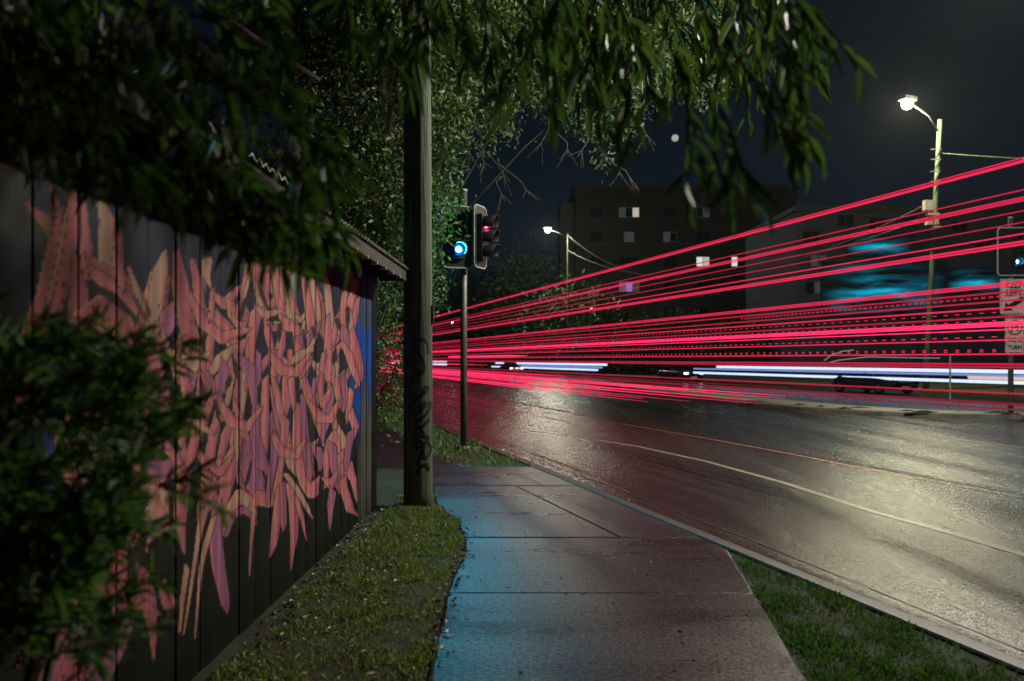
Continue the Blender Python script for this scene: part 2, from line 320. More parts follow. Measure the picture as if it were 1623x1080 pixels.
# each stroke: colour, polyline of (x, y, width); drawn on the boards in the drawing's own unrolled coordinates
S = [
 (OR, [(66,225,1),(78,270,5),(88,335,10)]), (OR, [(40,320,2),(71,351,14),(92,400,10)]),
 (PK, [(118,300,4),(113,353,22),(100,433,27),(84,480,25),(58,525,22)]), (PD, [(127,415,20),(124,500,26)]), (PK, [(133,320,4),(137,400,14),(139,440,8)]),
 (TN, [(158,320,8),(169,349,18),(171,424,26),(172,432,18)]), (PD, [(140,415,14),(200,455,22)]), (PK, [(144,430,12),(180,458,18),(218,494,12)]), (DK, [(142,455,10),(175,475,18),(213,510,8)]),
 (PK, [(130,500,16),(158,478,16),(190,515,30),(214,552,20)]), (TN, [(202,424,3),(214,458,8),(228,498,7)]), (TN, [(150,508,14),(185,540,10)]),
 (PK, [(246,425,5),(236,470,14),(222,535,16)]), (TN, [(262,398,4),(255,430,18),(246,500,22),(233,560,24)]), (PD, [(268,440,3),(258,520,4),(246,560,6)]),
 (MV, [(278,478,4),(268,505,24),(262,535,10)]), (TN, [(259,531,3),(270,560,9),(284,600,10)]), (PK, [(289,520,2),(281,556,10),(290,600,12)]),
 (PD, [(280,400,6),(285,451,18),(297,520,20),(309,566,20)]), (PK, [(306,420,6),(312,450,12),(318,500,12),(326,515,6)]), (MV, [(318,500,14),(316,530,8)]),
 (PK, [(336,459,4),(333,510,9),(331,560,9),(327,600,10)]), (TN, [(287,568,12),(308,580,14),(323,566,8)]), (PK, [(288,585,10),(300,640,14),(296,700,20)]),
 (PK, [(340,470,8),(356,482,12),(374,462,8)]), (PK, [(342,500,10),(358,522,18),(372,548,14)]), (TN, [(340,518,2),(354,536,4),(364,550,3)]), (TN, [(332,592,8),(348,571,14),(370,553,8)]),
 (PK, [(365,478,8),(369,498,12),(380,513,12),(394,508,8)]), (PK, [(396,400,8),(392,430,9),(385,468,6)]), (TN, [(398,412,5),(394,440,4),(387,466,2)]), (PK, [(413,400,9),(405,440,9)]),
 (PD, [(380,480,6),(384,498,16),(388,502,10)]), (TN, [(404,442,2),(407,470,4),(414,484,12),(422,484,8)]), (PK, [(420,488,16),(404,500,14),(397,540,12),(392,600,10)]),
 (PK, [(424,418,5),(420,455,9),(420,474,8),(428,486,8),(438,472,7),(434,430,6),(428,405,6)]), (PK, [(430,400,6),(438,450,8),(448,500,12)]), (PK, [(447,420,5),(449,465,9)]),
 (TN, [(454,415,5),(457,460,8),(461,508,8)]), (PK, [(467,455,3),(465,484,7),(471,508,8),(484,500,5),(486,490,2)]), (TN, [(468,500,2),(476,508,5),(485,496,3)]),
 (PK, [(481,408,3),(484,450,9),(492,500,11),(496,530,10)]), (TN, [(491,430,3),(497,460,8),(504,500,7),(512,530,7),(520,542,4)]), (PD, [(511,480,2),(513,530,6)]),
 (TN, [(514,419,2),(517,450,7),(523,500,9),(526,560,8),(530,600,9)]), (PK, [(520,500,3),(519,560,10),(521,600,8)]),
 (PK, [(549,440,3),(546,480,9),(542,520,10),(530,543,6)]), (PK, [(565,447,6),(558,475,9),(554,490,8)]), (PK, [(568,473,4),(562,505,7),(558,530,5)]),
 (TN, [(553,490,4),(558,530,6),(566,560,6),(573,578,3)]), (PK, [(556,530,12),(564,560,13),(571,585,8),(571,602,5),(565,612,3)]), (PK, [(533,508,1),(529,535,7)]), (MV, [(545,520,8),(548,545,10)]),
 (PK, [(449,506,5),(444,550,12),(435,588,10)]), (PK, [(421,500,6),(424,530,9),(430,556,6)]), (TN, [(428,513,5),(443,514,5)]), (MV, [(430,520,7),(442,520,6)]),
 (PK, [(450,506,6),(458,516,14),(469,520,9),(473,545,9),(474,585,8)]), (MV, [(475,534,10),(488,541,12),(500,522,8)]), (TN, [(463,573,6),(478,563,12),(490,556,8),(499,537,3)]), (PK, [(488,570,8),(480,600,9)]),
 (PK, [(432,557,6),(415,580,9),(398,606,7)]), (PK, [(388,538,4),(377,556,12),(366,596,16)]), (PK, [(530,568,5),(536,552,6),(543,545,5),(553,562,9),(562,590,8),(568,606,4)]),
 (TN, [(496,575,5),(503,584,8),(512,572,5)]), (PK, [(512,560,5),(508,610,7),(503,640,8)]), (TN, [(533,575,4),(537,597,6)]),
 (PK, [(321,570,6),(318,620,11),(314,670,12)]), (PK, [(340,618,3),(328,648,9),(310,690,18),(296,725,20),(288,760,16),(284,800,4)]), (MV, [(325,590,6),(338,610,6),(344,640,8)]),
 (TN, [(342,596,3),(348,630,7),(354,662,3)]), (TN, [(368,596,5),(362,630,6),(354,662,3)]), (MV, [(357,580,12),(350,612,14)]), (PK, [(366,665,4),(358,690,10),(348,730,9),(342,760,9),(328,800,14)]),
 (PK, [(343,652,5),(340,680,12),(334,706,12),(326,760,12),(318,812,10)]), (PK, [(330,690,10),(345,668,8)]), (MV, [(385,600,16),(378,640,10)]), (TN, [(388,575,6),(386,620,6),(383,660,2)]),
 (PK, [(372,638,5),(380,665,7),(390,700,9),(402,735,10),(413,765,8)]), (PK, [(392,600,6),(390,610,5)]), (MV, [(385,700,8),(392,735,20),(402,770,20),(405,790,8)]), (PK, [(378,700,8),(368,730,20),(358,770,16),(352,815,4)]),
 (TN, [(377,672,3),(376,700,7),(377,725,4)]), (TN, [(356,848,4),(362,812,12),(380,786,15),(396,797,14),(402,820,7)]), (MV, [(358,850,3),(368,822,6),(384,808,7),(398,818,5)]), (PK, [(401,818,6),(397,860,3),(394,912,1)]),
 (MV, [(345,790,12),(341,850,17),(346,900,17),(357,955,10)]), (PK, [(328,800,14),(318,815,6)]), (TN, [(324,806,8),(316,840,7),(311,870,5),(290,1005,1)]), (TN, [(338,820,6),(326,860,6),(318,900,4),(308,1012,1)]),
 (PK, [(404,800,10),(412,790,18),(426,792,18),(440,770,10),(446,740,6)]), (PK, [(420,600,8),(419,650,10),(418,715,8)]), (MV, [(405,640,8),(403,690,12),(414,735,14),(422,745,6)]), (MV, [(430,655,6),(434,720,8),(424,790,5)]),
 (MV, [(437,620,14),(444,660,16),(446,692,8)]), (PK, [(455,575,11),(453,640,10),(450,660,6)]), (PK, [(433,600,5),(441,640,8),(452,680,9),(460,725,7)]), (TN, [(446,690,6),(444,700,5),(462,738,10)]),
 (PK, [(453,665,8),(446,730,8),(438,776,8)]), (PK, [(444,770,9),(438,820,10),(433,860,8),(428,882,1)]), (MV, [(448,770,7),(449,830,7)]), (PK, [(458,765,8),(465,800,11),(466,850,9),(461,903,1)]),
 (PK, [(468,785,6),(478,820,5),(486,856,1)]), (TN, [(453,752,5),(470,775,6),(484,800,5),(495,822,1)]), (PK, [(471,640,7),(470,700,10),(474,735,11),(484,765,15),(494,780,15),(503,760,3)]), (MV, [(480,625,6),(484,700,8),(490,750,7)]),
 (PK, [(480,600,9),(494,640,10),(504,670,8),(512,706,2)]), (MV, [(525,616,10),(518,655,13),(510,700,2)]), (PK, [(505,590,6),(508,625,6),(512,642,8),(522,620,4)]), (TN, [(490,703,3),(495,708,4),(500,701,3)]),
 (PK, [(542,592,6),(547,625,8),(551,660,3)]), (PK, [(557,620,6),(551,662,5)]), (PK, [(526,645,3),(534,690,8)]), (MV, [(501,710,10),(508,730,8),(506,745,2)]), (PK, [(556,655,8),(563,675,9),(562,690,3)]),
 (PK, [(516,772,4),(517,725,8),(524,700,10),(532,690,12),(540,705,9),(543,730,9)]), (MV, [(525,705,10),(530,740,10),(536,770,7)]), (TN, [(536,680,6),(544,695,6),(547,730,4)]), (PK, [(517,760,8),(524,770,8),(531,755,6)]),
 (PK, [(540,720,8),(544,770,9),(554,806,10),(561,812,5)]), (PK, [(541,748,10),(550,738,14),(560,760,8),(566,796,1)]), (MV, [(527,778,8),(524,800,8),(522,840,1)]), (MV, [(556,685,7),(549,735,6)]), (PK, [(488,575,7),(482,590,5)]),
 (MV, [(540,600,7),(543,640,7)]), (PK, [(531,600,8),(538,636,7)]), (MV, [(409,560,5),(407,600,9)]), (PK, [(462,600,9),(465,640,6)]), (MV, [(500,600,6),(497,620,5)]),
 (PK, [(120,650,30),(112,700,40),(120,770,26)]), (PK, [(40,610,10),(20,660,40),(10,700,20)]), (BL, [(75,690,8),(82,760,9)]), (TN, [(130,680,10),(150,720,22),(140,760,10)]), (PK, [(170,700,10),(200,740,24),(240,760,24),(270,740,8)]),
 (MV, [(235,735,18),(262,750,26),(275,730,10)]), (TN, [(185,775,10),(225,766,14),(258,785,14),(265,810,6)]), (TN, [(240,800,22),(250,830,30),(240,850,10)]), (PK, [(180,830,30),(205,850,20)]), (PK, [(200,640,10),(250,690,14),(285,735,8)]),
 (DK, [(232,845,4),(215,880,20),(205,920,4)]), (PD, [(190,870,14),(175,930,40),(150,1000,52),(110,1090,60)]), (MV, [(205,975,14),(180,1020,30),(150,1085,30)]), (PD, [(110,960,20),(95,1020,20),(70,1090,18)]), (PD, [(60,900,30),(40,1000,30)]),
 (PD, [(225,905,16),(232,950,24),(243,1000,9),(244,1045,1)]), (PD, [(195,960,6),(215,955,14),(235,965,12)]), (PD, [(258,930,12),(268,955,18),(268,970,4)]), (TN, [(295,900,6),(288,950,5),(284,1003,1)]), (PK, [(290,760,16),(285,830,12),(290,870,4)]),
]
def spiky(pl):
    pl = [(x, y, w_*1.28+.5) for x, y, w_ in pl]
    for end in (-1,):
        a, b = pl[end], pl[1 if end == 0 else -2]
        if a[2] > 3.2:
            L = math.hypot(a[0]-b[0], a[1]-b[1])+1e-6; e = a[2]*1.5
            q = (a[0]+(a[0]-b[0])/L*e, a[1]+(a[1]-b[1])/L*e, .4); pl = [q]+pl if end == 0 else pl+[q]
    return pl
S += [(PK, [(232,556,12),(252,598,20),(262,650,16),(254,712,5)]), (PK, [(300,468,6),(322,512,13),(352,536,14),(388,524,6)]), (MV, [(372,560,6),(398,590,14),(402,640,6)]), (PK, [(426,560,6),(446,586,13),(470,590,10),(486,568,5)]),
 (PK, [(352,640,5),(366,668,13),(392,676,10),(410,652,5)]), (TN, [(300,640,4),(312,672,9),(330,684,5)]), (PK, [(492,640,5),(506,662,12),(524,664,9),(534,642,4)]), (PK, [(432,690,6),(446,716,12),(470,722,9),(482,700,4)]), (TN, [(404,486,4),(420,500,9),(440,494,5)]),
 (PK, [(316,720,6),(330,745,12),(352,748,9),(366,726,4)]), (PK, [(96,330,4),(84,400,18),(70,470,20),(40,540,16)]), (TN, [(104,340,3),(92,410,6),(76,478,5)]), (PK, [(190,360,4),(186,410,12),(192,450,8)]), (PK, [(214,520,8),(240,566,18),(244,620,14)])]
S = [(c_, spiky(pl)) for c_, pl in S]
gr_ = random.Random(11); back = []
for i in range(46):
    x = gr_.uniform(225, 562); lo, hi = (430, 770) if x > 300 else (520, 800)
    y = gr_.uniform(lo+max(0, (x-480))*.35, hi-max(0, (x-420))*.35); L = gr_.uniform(22, 75); lean = gr_.gauss(0, .22)*L; w_ = gr_.uniform(4, 10)*(1.4 if x < 330 else 1)
    bend = gr_.uniform(-6, 6)
    back.append((gr_.choice([MV, MV, PD, PD, PK, TN, DK]), [(x-lean/2, y-L/2, .6), (x-lean*.45, y-L*.47, w_*1.1), (x+bend, y, w_*.9), (x+lean/2, y+L/2, .5)]))
front = []
for i in range(46):
    x = gr_.uniform(290, 556); y = gr_.uniform(470+max(0, x-480)*.4, 760-max(0, x-420)*.3); L = gr_.uniform(14, 46); lean = gr_.gauss(0, .25)*L; w_ = gr_.uniform(2.5, 6.5)
    front.append((DK, [(x-lean/2, y-L/2, .3), (x-lean*.4, y-L*.4, w_*gr_.choice([.3, 1])), (x+lean*.1, y+L*.15, w_), (x+lean/2, y+L/2, .3)]))
S = back+S[:len(S)//2]+front+S[len(S)//2:]
WD0, WD1 = 0.6, 8.76
def paint(Dg, zg):
    """colour of the boards at wall position (D, z)"""
    u = CX+F*(WA+WB*Dg)/Dg; v = HY+(CAMZ-zg)*F/Dg
    n = len(u); col = np.zeros((n, 3))
    def ss(x, a, b): t = np.clip((x-a)/(b-a), 0, 1); return t*t*(3-2*t)
    hsh = lambda a: (np.sin(a*12.9898)*43758.5453) % 1
    pid = np.floor(Dg/.275)
    base = np.array([.009, .0115, .0108])[None]*(.8+.5*hsh(pid))[:, None]
    col[:] = base
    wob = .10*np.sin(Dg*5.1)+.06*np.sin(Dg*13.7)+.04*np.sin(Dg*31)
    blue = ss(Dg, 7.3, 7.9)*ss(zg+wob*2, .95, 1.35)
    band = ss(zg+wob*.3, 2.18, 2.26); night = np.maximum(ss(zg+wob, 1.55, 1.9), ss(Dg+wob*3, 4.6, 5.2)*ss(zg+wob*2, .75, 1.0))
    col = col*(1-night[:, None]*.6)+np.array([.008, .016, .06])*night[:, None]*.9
    col = col*(1-blue[:, None])+np.array([.012, .085, .42])*blue[:, None]
    gr = ss(Dg, 7.6, 7.9)*ss(1.92+wob*.4-zg, 0, -.03)*(1-band)*ss(8.55-Dg, 0, .1)
    col = col*(1-gr[:, None]*.85)+np.array([.06, .10, .12])*gr[:, None]*.85
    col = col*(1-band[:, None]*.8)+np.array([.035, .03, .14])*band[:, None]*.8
    bare = ss(Dg, 7.75, 8.0)*ss(zg+wob*3, 1.2, .9)
    col = col*(1-bare[:, None])+np.array([.105, .105, .085])*bare[:, None]
    drip = ss(Dg, 8.0, 8.1)*np.clip(ss(np.abs(((Dg*3.1+.3) % 1)-.5), .12, .0)*ss(zg, .75, 1.1)*(zg < 1.45), 0, 1)
    col = col*(1-drip[:, None]*.7)+np.array([.02, .12, .45])*drip[:, None]*.7
    tear = ss(.16*np.sin(Dg*6)+.05*np.sin(Dg*31)+2.30-zg, 0, .02)*ss(3.0-Dg, 0, .15)*ss(zg, 1.95, 2.05)
    col = col*(1-tear[:, None])+np.array([.08, .085, .085])*tear[:, None]
    for c, pl in S:
        xs = [p[0] for p in pl]; ys = [p[1] for p in pl]; mw = max(p[2] for p in pl)
        idx = np.nonzero((u > min(xs)-mw) & (u < max(xs)+mw) & (v > min(ys)-mw) & (v < max(ys)+mw))[0]
        if not len(idx): continue
        uu, vv = u[idx], v[idx]
        best = np.full(len(idx), -1e3); side = np.zeros(len(idx))
        for (x0, y0, w0), (x1, y1, w1) in zip(pl, pl[1:]):
            dx, dy = x1-x0, y1-y0; L2 = dx*dx+dy*dy+1e-9
            t = np.clip(((uu-x0)*dx+(vv-y0)*dy)/L2, 0, 1); qx, qy = uu-(x0+t*dx), vv-(y0+t*dy)
            dist = np.hypot(qx, qy); hw = (w0+(w1-w0)*t)/2+.15
            s_ = (qx*dy-qy*dx)/math.sqrt(L2)*(1 if dy >= 0 else -1); dd = hw-dist
            if (x0, y0) == (pl[0][0], pl[0][1]) and w0 > 3:      # chisel-cut start of a stroke
                ln_ = math.sqrt(L2); al = ((uu-x0)*dx+(vv-y0)*dy)/ln_; sd = ((uu-x0)*dy-(vv-y0)*dx)/ln_
                dd = np.where(al < hw, np.minimum(hw-np.abs(sd), (al+w0*.25)*.8-.75*sd*(1 if (int(x0*7) % 2) else -1)), dd)
            up = dd > best
            best = np.where(up, dd, best); side = np.where(up, s_/hw, side)
        out = ss(best, -1.7, -.9)[:, None]
        c0 = np.array(DK)*.7; cc = col[idx]; cc = cc*(1-out*.85)+c0*out*.85
        fill = ss(best, -.5, .5)[:, None]
        body = np.tile(np.array(c), (len(idx), 1))
        if c in (PK, PD, OR) and mw > 7.5:
            hl = (ss(side, -.62, -.72))[:, None]; body = body*(1-hl)+np.array(TN)*(1.0 if c is PK else .6)*hl
            sh = (ss(side, .40, .52))[:, None]; body = body*(1-sh)+(np.array(MV)*.5+np.array(PD)*.6)*sh
        if c is MV:
            hl = (ss(side, -.7, -.8))[:, None]; body = body*(1-hl)+np.array(PK)*hl
        if c is TN and mw > 7:
            sh = (ss(side, .5, .65))[:, None]; body = body*(1-sh)+np.array(PK)*sh
        cc = cc*(1-fill)+body*fill; col[idx] = cc
    # bolt holes along the rails
    for zr in (1.86, 1.80, 1.02, .42, .36):
        dd = np.hypot(((Dg/.275 % 1)-.5)*.275-.04*np.sin(pid*3.3), zg-zr-.015*np.sin(pid*7.1))
        hole = ss(dd, .013, .007)[:, None]; col = col*(1-hole)+np.array([.01, .01, .01])*hole
    rub = np.clip(.86+.14*np.sin(Dg*47+3*np.sin(zg*2.3)), 0, 1)
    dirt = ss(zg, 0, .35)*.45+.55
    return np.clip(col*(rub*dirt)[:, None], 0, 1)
shed = tag(empty('shed', (WA+WB*5, 5, 0)), 'boarded shed side covered in pink and blue spray painting, under a rusty eave', 'shed')
shed_inv = Vector((WA+WB*5, 5, 0))
PW = .275
def wall_top(D): return 2.60
k0 = math.floor(WD0/PW); nP = 0
for kk in range(int(k0), 40):
    a = kk*PW+.004; b = (kk+1)*PW-.004
    if a > WD1: break
    b = min(b, WD1)
    vis = b > 2.3
    nx = max(3, int((b-a)/.0135)) if vis else 3; nz = int(2.66/.0085) if vis else 40
    Dg = np.linspace(a, b, nx+1); zg = np.linspace(-.05, wall_top(a), nz+1)
    DD, ZZ = np.meshgrid(Dg, zg); D_ = DD.ravel(); z_ = ZZ.ravel()
    off = rnd.uniform(0, .006); bow = .004*np.sin((D_-a)/(b-a)*math.pi)
    X = WA+WB*D_+off-.004+bow
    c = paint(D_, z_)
    V = np.stack([X, D_, z_], 1); i = np.arange((nx+1)*(nz+1)).reshape(nz+1, nx+1)
    Q = np.stack([i[:-1, :-1].ravel(), i[:-1, 1:].ravel(), i[1:, 1:].ravel(), i[1:, :-1].ravel()], 1)
    # side edges
    rims = []; Vs = [V]; cs = [c]; base = len(V)
    for j in (0, nx):
        e = i[:, j]; Vb = V[e].copy(); Vb[:, 0] -= .03; n_ = len(e); Vs.append(Vb); cs.append(c[e]*.25)
        ib = base+np.arange(n_); base += n_
        q = np.stack([e[:-1], e[1:], ib[1:], ib[:-1]], 1); rims.append(q if j == 0 else q[:, ::-1])
    V = np.concatenate(Vs); c = np.concatenate(cs); Q = np.concatenate([Q]+rims)
    V = V-np.array(shed_inv)
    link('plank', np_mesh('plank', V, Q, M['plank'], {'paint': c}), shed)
def wp(D, z, out=0): return Vector((WA+WB*D+out, D, z))-shed_inv
m = MB(); m.add([wp(WD0-.3, -.1, -.035), wp(WD1, -.1, -.035), wp(WD1, 2.6, -.035), wp(WD0-.3, 2.6, -.035)], [(0, 1, 2, 3)]); 
m.add([wp(WD1, -.1, -.002), wp(WD1, -.1, -2.2), wp(WD1, 2.6, -2.2), wp(WD1, 2.6, -.002)], [(0, 1, 2, 3)]); m.build('back_board', M['backing'], shed)
for j in range(8):   # boards of the far end wall
    MB().box(wp(WD1+.012, 1.28, -.13-j*.27), (.26, .02, 2.6)).build('plank', M['dark_timber'], shed)
# roof: corrugated sheet rising away from the eave, fascia, rafter tails
EX = .38
rm = MB(); n = 200
ds = np.linspace(WD0-.3, WD1+.42, n)
for j, D in enumerate(ds):
    zz = .012*math.sin(D*2*math.pi/.076*1.0)
    for t in (0, 1):
        pass
nn = 900; ds = np.linspace(WD0-.3, WD1+.42, nn)
vs = []
for D in ds:
    zz = .011*math.sin(D*2*math.pi/.10)
    a = wp(D, 2.57+zz, EX); b = wp(D, 3.25+zz, -2.2); vs += [a, b, a+Vector((0, 0, .012)), b+Vector((0, 0, .012))]
fs = []
for j in range(nn-1):
    q = 4*j; fs += [(q, q+4, q+5, q+1), (q+2, q+3, q+7, q+6), (q, q+2, q+6, q+4)]
rm = MB(); rm.add(vs, fs); rm.build('roof', M['iron'], shed)
fas = MB(); L = WD1+.36-(WD0-.3)
fas.box(wp((WD1+.36+WD0-.3)/2, 2.50, EX-.035), (.022, L, .10), Matrix.Rotation(-math.atan(WB), 3, 'Z')); fas.build('fascia', M['dark_timber'], shed)
D = 1.0
while D < WD1+.3:
    MB().box(wp(D, 2.53, .16), (.36, .045, .085)).build('rafter', M['dark_timber'], shed)
    MB().box(wp(D, 2.452, EX-.045), (.05, .04, .035)).build('lit_rafter_end', M['lit_timber'], shed)  # light on the rafter ends put into their pale colour
    D += .4
MB().box(wp((WD0+WD1)/2, 2.56, .012), (.02, WD1-WD0, .09), Matrix.Rotation(-math.atan(WB), 3, 'Z')).build('top_rail', M['dark_timber'], shed)

# ------------------------------------------------------------------ timber power pole with sprayed tag
def lathe_pole(base, top, r0, r1, n=28, seg=40, wob=.006):
    m = MB(); pts = []; rr = []
    for i in range(seg+1):
        t = i/seg; p = Vector(base).lerp(Vector(top), t); pts.append(p); rr.append(r0+(r1-r0)*t+rnd.uniform(-wob, wob)*.4)
    m.tube(pts, rr, n); return m
pb = G(663, 800); pole_r = .163
pp = tag(empty('power_pole', pb), 'thick weathered timber power pole with black scrawl, beside the footpath', 'power pole')
H = 9.5
lathe_pole((0, 0, -.1), (-.02, 0, H), pole_r, pole_r*.84).build('pole_shaft', M['pole'], pp, True)
# the sprayed tag: curves in (sideways, height) wrapped round the shaft
def wrap_stroke(pts, wd, r):
    # pts in photo pixels -> angle, height on the cylinder
    P2 = []
    for x, y in pts:
        s_ = max(-.97, min(.97, (x-662.5)/22.5)); ang = math.asin(s_); z = CAMZ-(y-HY)*(pb.y-r*math.cos(ang))/F; P2.append((ang, z))
    # smooth
    Q = []
    for i in range(len(P2)-1):
        p0 = P2[max(i-1, 0)]; p1 = P2[i]; p2 = P2[i+1]; p3 = P2[min(i+2, len(P2)-1)]
        for k in range(6):
            t = k/6; Q.append(tuple(.5*((2*p1[j])+(-p0[j]+p2[j])*t+(2*p0[j]-5*p1[j]+4*p2[j]-p3[j])*t*t+(-p0[j]+3*p1[j]-3*p2[j]+p3[j])*t**3) for j in (0, 1)))
    Q.append(P2[-1]); vs = []; fs = []
    for i, (a, z) in enumerate(Q):
        b = Q[min(i+1, len(Q)-1)]; c = Q[max(i-1, 0)]; dx = (b[0]-c[0])*r; dz = b[1]-c[1]; L = math.hypot(dx, dz)+1e-9; nx, nz = -dz/L, dx/L
        for k in (-1, -.33, .33, 1):
            aa = a+nx*wd/2*k/r; zz = z+nz*wd/2*k; rr = r*(1-.16*max(zz, 0)/H)+.0035; vs.append((math.sin(aa)*rr-.02*zz/H, -math.cos(aa)*rr, zz))
    for i in range(len(Q)-1):
        for k in range(3): fs.append((i*4+k, i*4+k+1, i*4+5+k, i*4+4+k))
    return vs, fs
tg = MB()
for st in ([(680, 562), (679, 545), (671, 538), (662, 541), (660, 550), (667, 562), (673, 575), (674, 587), (668, 594), (657, 593)],
           [(672, 590), (661, 593), (655, 604), (653, 618), (658, 629), (668, 629), (678, 620), (680, 612)],
           [(676, 612), (670, 626), (660, 636), (654, 643), (655, 651), (664, 655), (672, 648), (676, 636)],
           [(667, 640), (669, 650), (681, 638), (683, 643), (676, 658), (664, 668), (657, 673)],
           [(681, 664), (672, 676), (662, 678), (656, 670)], [(668, 676), (674, 690), (680, 694), (672, 706), (662, 712)],
           [(657, 688), (660, 705), (668, 700), (674, 708), (668, 722), (664, 738)], [(678, 698), (683, 712), (676, 726), (672, 714)], [(664, 752), (668, 742), (676, 736), (681, 746)],
           [(655, 566), (646, 572), (650, 577), (657, 572)]):
    tg.add(*wrap_stroke(st, .032, pole_r))
tg.build('sprayed_tag', M['spray'], pp)
# small fittings high on the shaft at its right side
MB().box((pole_r-.005, -.02, 2.12), (.03, .05, .14)).build('bracket', M['steel'], pp)
MB().box((pole_r+.002, -.03, 2.02), (.02, .03, .06)).build('tag_plate', M['sign_red'], pp)

# ------------------------------------------------------------------ traffic signals
def glow(name, loc, rad, radiance, col, parent, beam=False):
    """the lamp's own light: a small glowing ball of the given radiance"""
    ld = bpy.data.lights.new(name, 'POINT'); ld.shadow_soft_size = rad; ld.energy = radiance*4*math.pi**2*rad*rad; ld.color = col; ld.use_soft_falloff = False
    if beam:                        # signal lenses throw their light forward
        e = ld.energy; ld = bpy.data.lights.new(name, 'SPOT'); ld.shadow_soft_size = rad; ld.energy = e; ld.color = col; ld.spot_size = R(125); ld.spot_blend = .4; ld.use_soft_falloff = False
    o = link(name, ld, parent, loc); o.rotation_euler = (R(-83), 0, 0) if beam else (0, 0, 0)
    return o
def rounded(w_, h_, r, n=6):
    pts = []
    for cx, cy, a0 in ((w_/2-r, h_/2-r, 0), (-w_/2+r, h_/2-r, 90), (-w_/2+r, -h_/2+r, 180), (w_/2-r, -h_/2+r, 270)):
        for i in range(n+1):
            a = R(a0+90*i/n); pts.append((cx+r*math.cos(a), cy+r*math.sin(a)))
    return pts
def plate(w_, h_, r, y0, y1, z, x=0):      # in the local XZ plane, facing -Y
    pts = rounded(w_, h_, r); n = len(pts); vs = [(x+p[0], y0, z+p[1]) for p in pts]+[(x+p[0], y1, z+p[1]) for p in pts]
    return vs, [tuple(range(n)), tuple(reversed(range(n, 2*n)))]+[(i, n+i, n+(i+1) % n, (i+1) % n) for i in range(n)]
def ring_plate(w_, h_, r, t, y0, y1, z, x=0):
    a = rounded(w_, h_, r); b = rounded(w_-2*t, h_-2*t, max(r-t, .01)); n = len(a)
    vs = [(x+p[0], y, z+p[1]) for y in (y0, y1) for ring in (a, b) for p in ring]; fs = []
    for i in range(n):
        j = (i+1) % n; fs += [(i, j, n+j, n+i), (2*n+i, 3*n+i, 3*n+j, 2*n+j), (i, 2*n+i, 2*n+j, j), (n+i, n+j, 3*n+j, 3*n+i)]
    return vs, fs
def visor(x, z, y0, r, L):
    vs = []; fs = []; n = 22; a0, a1 = R(-50), R(230)
    for k, (yy, rr) in enumerate(((y0, r), (y0-L, r*1.03), (y0-L, r*1.03-.006), (y0, r-.006))):
        for i in range(n+1):
            a = a0+(a1-a0)*i/n; cut = L*.30*(1-math.sin(a))/2 if k in (1, 2) else 0
            vs.append((x+rr*math.cos(a), yy+cut, z+rr*math.sin(a)))
    for k in range(3):
        for i in range(n): fs.append((k*(n+1)+i, k*(n+1)+i+1, (k+1)*(n+1)+i+1, (k+1)*(n+1)+i))
    return vs, fs
def disc(x, z, y, r, n=24, dome=.02):
    vs = [(x, y-dome, z)]+[(x+r*.6*math.cos(6.2832*i/n), y-dome*.7, z+r*.6*math.sin(6.2832*i/n)) for i in range(n)]+[(x+r*math.cos(6.2832*i/n), y, z+r*math.sin(6.2832*i/n)) for i in range(n)]
    fs = [(0, 1+(i+1) % n, 1+i) for i in range(n)]+[(1+i, 1+(i+1) % n, 1+n+(i+1) % n, 1+n+i) for i in range(n)]
    return vs, fs
E_CY = emit('lit_green_lens_core', (.12, .75, 1.0), 45); E_CR = emit('lit_green_lens', (.0, .20, .85), 1.1); E_CY2 = emit('far_green_lens_core', (.35, .9, 1.0), 6); E_RD = emit('lit_red_lens', (1.0, .03, .12), 30); E_OR = emit('lit_amber_arrow', (1, .45, .12), 1.6); E_CA = emit('lit_cyan_arrow', (.25, .75, 1), 3)
def lantern(root, loc, rz, lit, w_=.56, h_=1.28, cols=1, arrows=False, r=.1, zlens=None, sp_=.26, trimw=.02):
    e = MB(); hd = empty('signal_head', loc, rz); hd.parent = root
    MB().add(*plate(w_, h_, .12, 0, .012, 0)).build('back_plate', M['black'], hd)
    MB().add(*ring_plate(w_+.012, h_+.012, .125, trimw, -.006, .018, 0)).build('plate_trim', M['trim'], hd)
    xs = [0] if cols == 1 else [-.12, .17]
    zs = zlens or [sp_, 0, -sp_]
    for ci, x in enumerate(xs):
        MB().add(*plate(.27, sp_*3+.04, .03, -.10, .20, zs[1], x)).build('housing', M['black'], hd)
        for k, z in enumerate(zs):
            on = lit.get((ci, k)) if isinstance(lit, dict) else None
            if arrows and ci == 1:
                if on is None: MB().add(*disc(x, z, -.104, r*.9)).build('lens', M['lens_off'], hd)
                else:
                    MB().add(*disc(x, z, -.104, r*.9)).build('lens', M['lens_off'], hd)
                    for s_ in (-1, 1):
                        MB().box((x-.005, -.13, z+s_*.033), (.10, .006, .026), Matrix.Rotation(R(s_*45), 3, 'Y')).build('arrow_bar', on, hd)
            else:
                ln = MB().add(*disc(x, z, -.104, r)).build('lens', (E_CR if on in (E_CY, E_CY2) else on) or (M['lens_off'] if k else M['red_off']), hd, True)
                if on in (E_CY, E_CY2): 
                    MB().add(*disc(x, z, -.128, r*.52)).build('bulb_glow', on, ln, True)
                    glow('signal_light', (x, -.17, z), .045, SIGNAL*(2.7 if on is E_CY else .25), (.001, .64, 1.0), hd, True)
            MB().add(*visor(x, z, -.10, r*1.18, .26)).build('visor', M['black'], hd, True)
    return hd
tb = G(735, 711); tl = tag(empty('traffic_light', tb), 'traffic signal showing green on a slim grey post at the near kerb', 'traffic light')
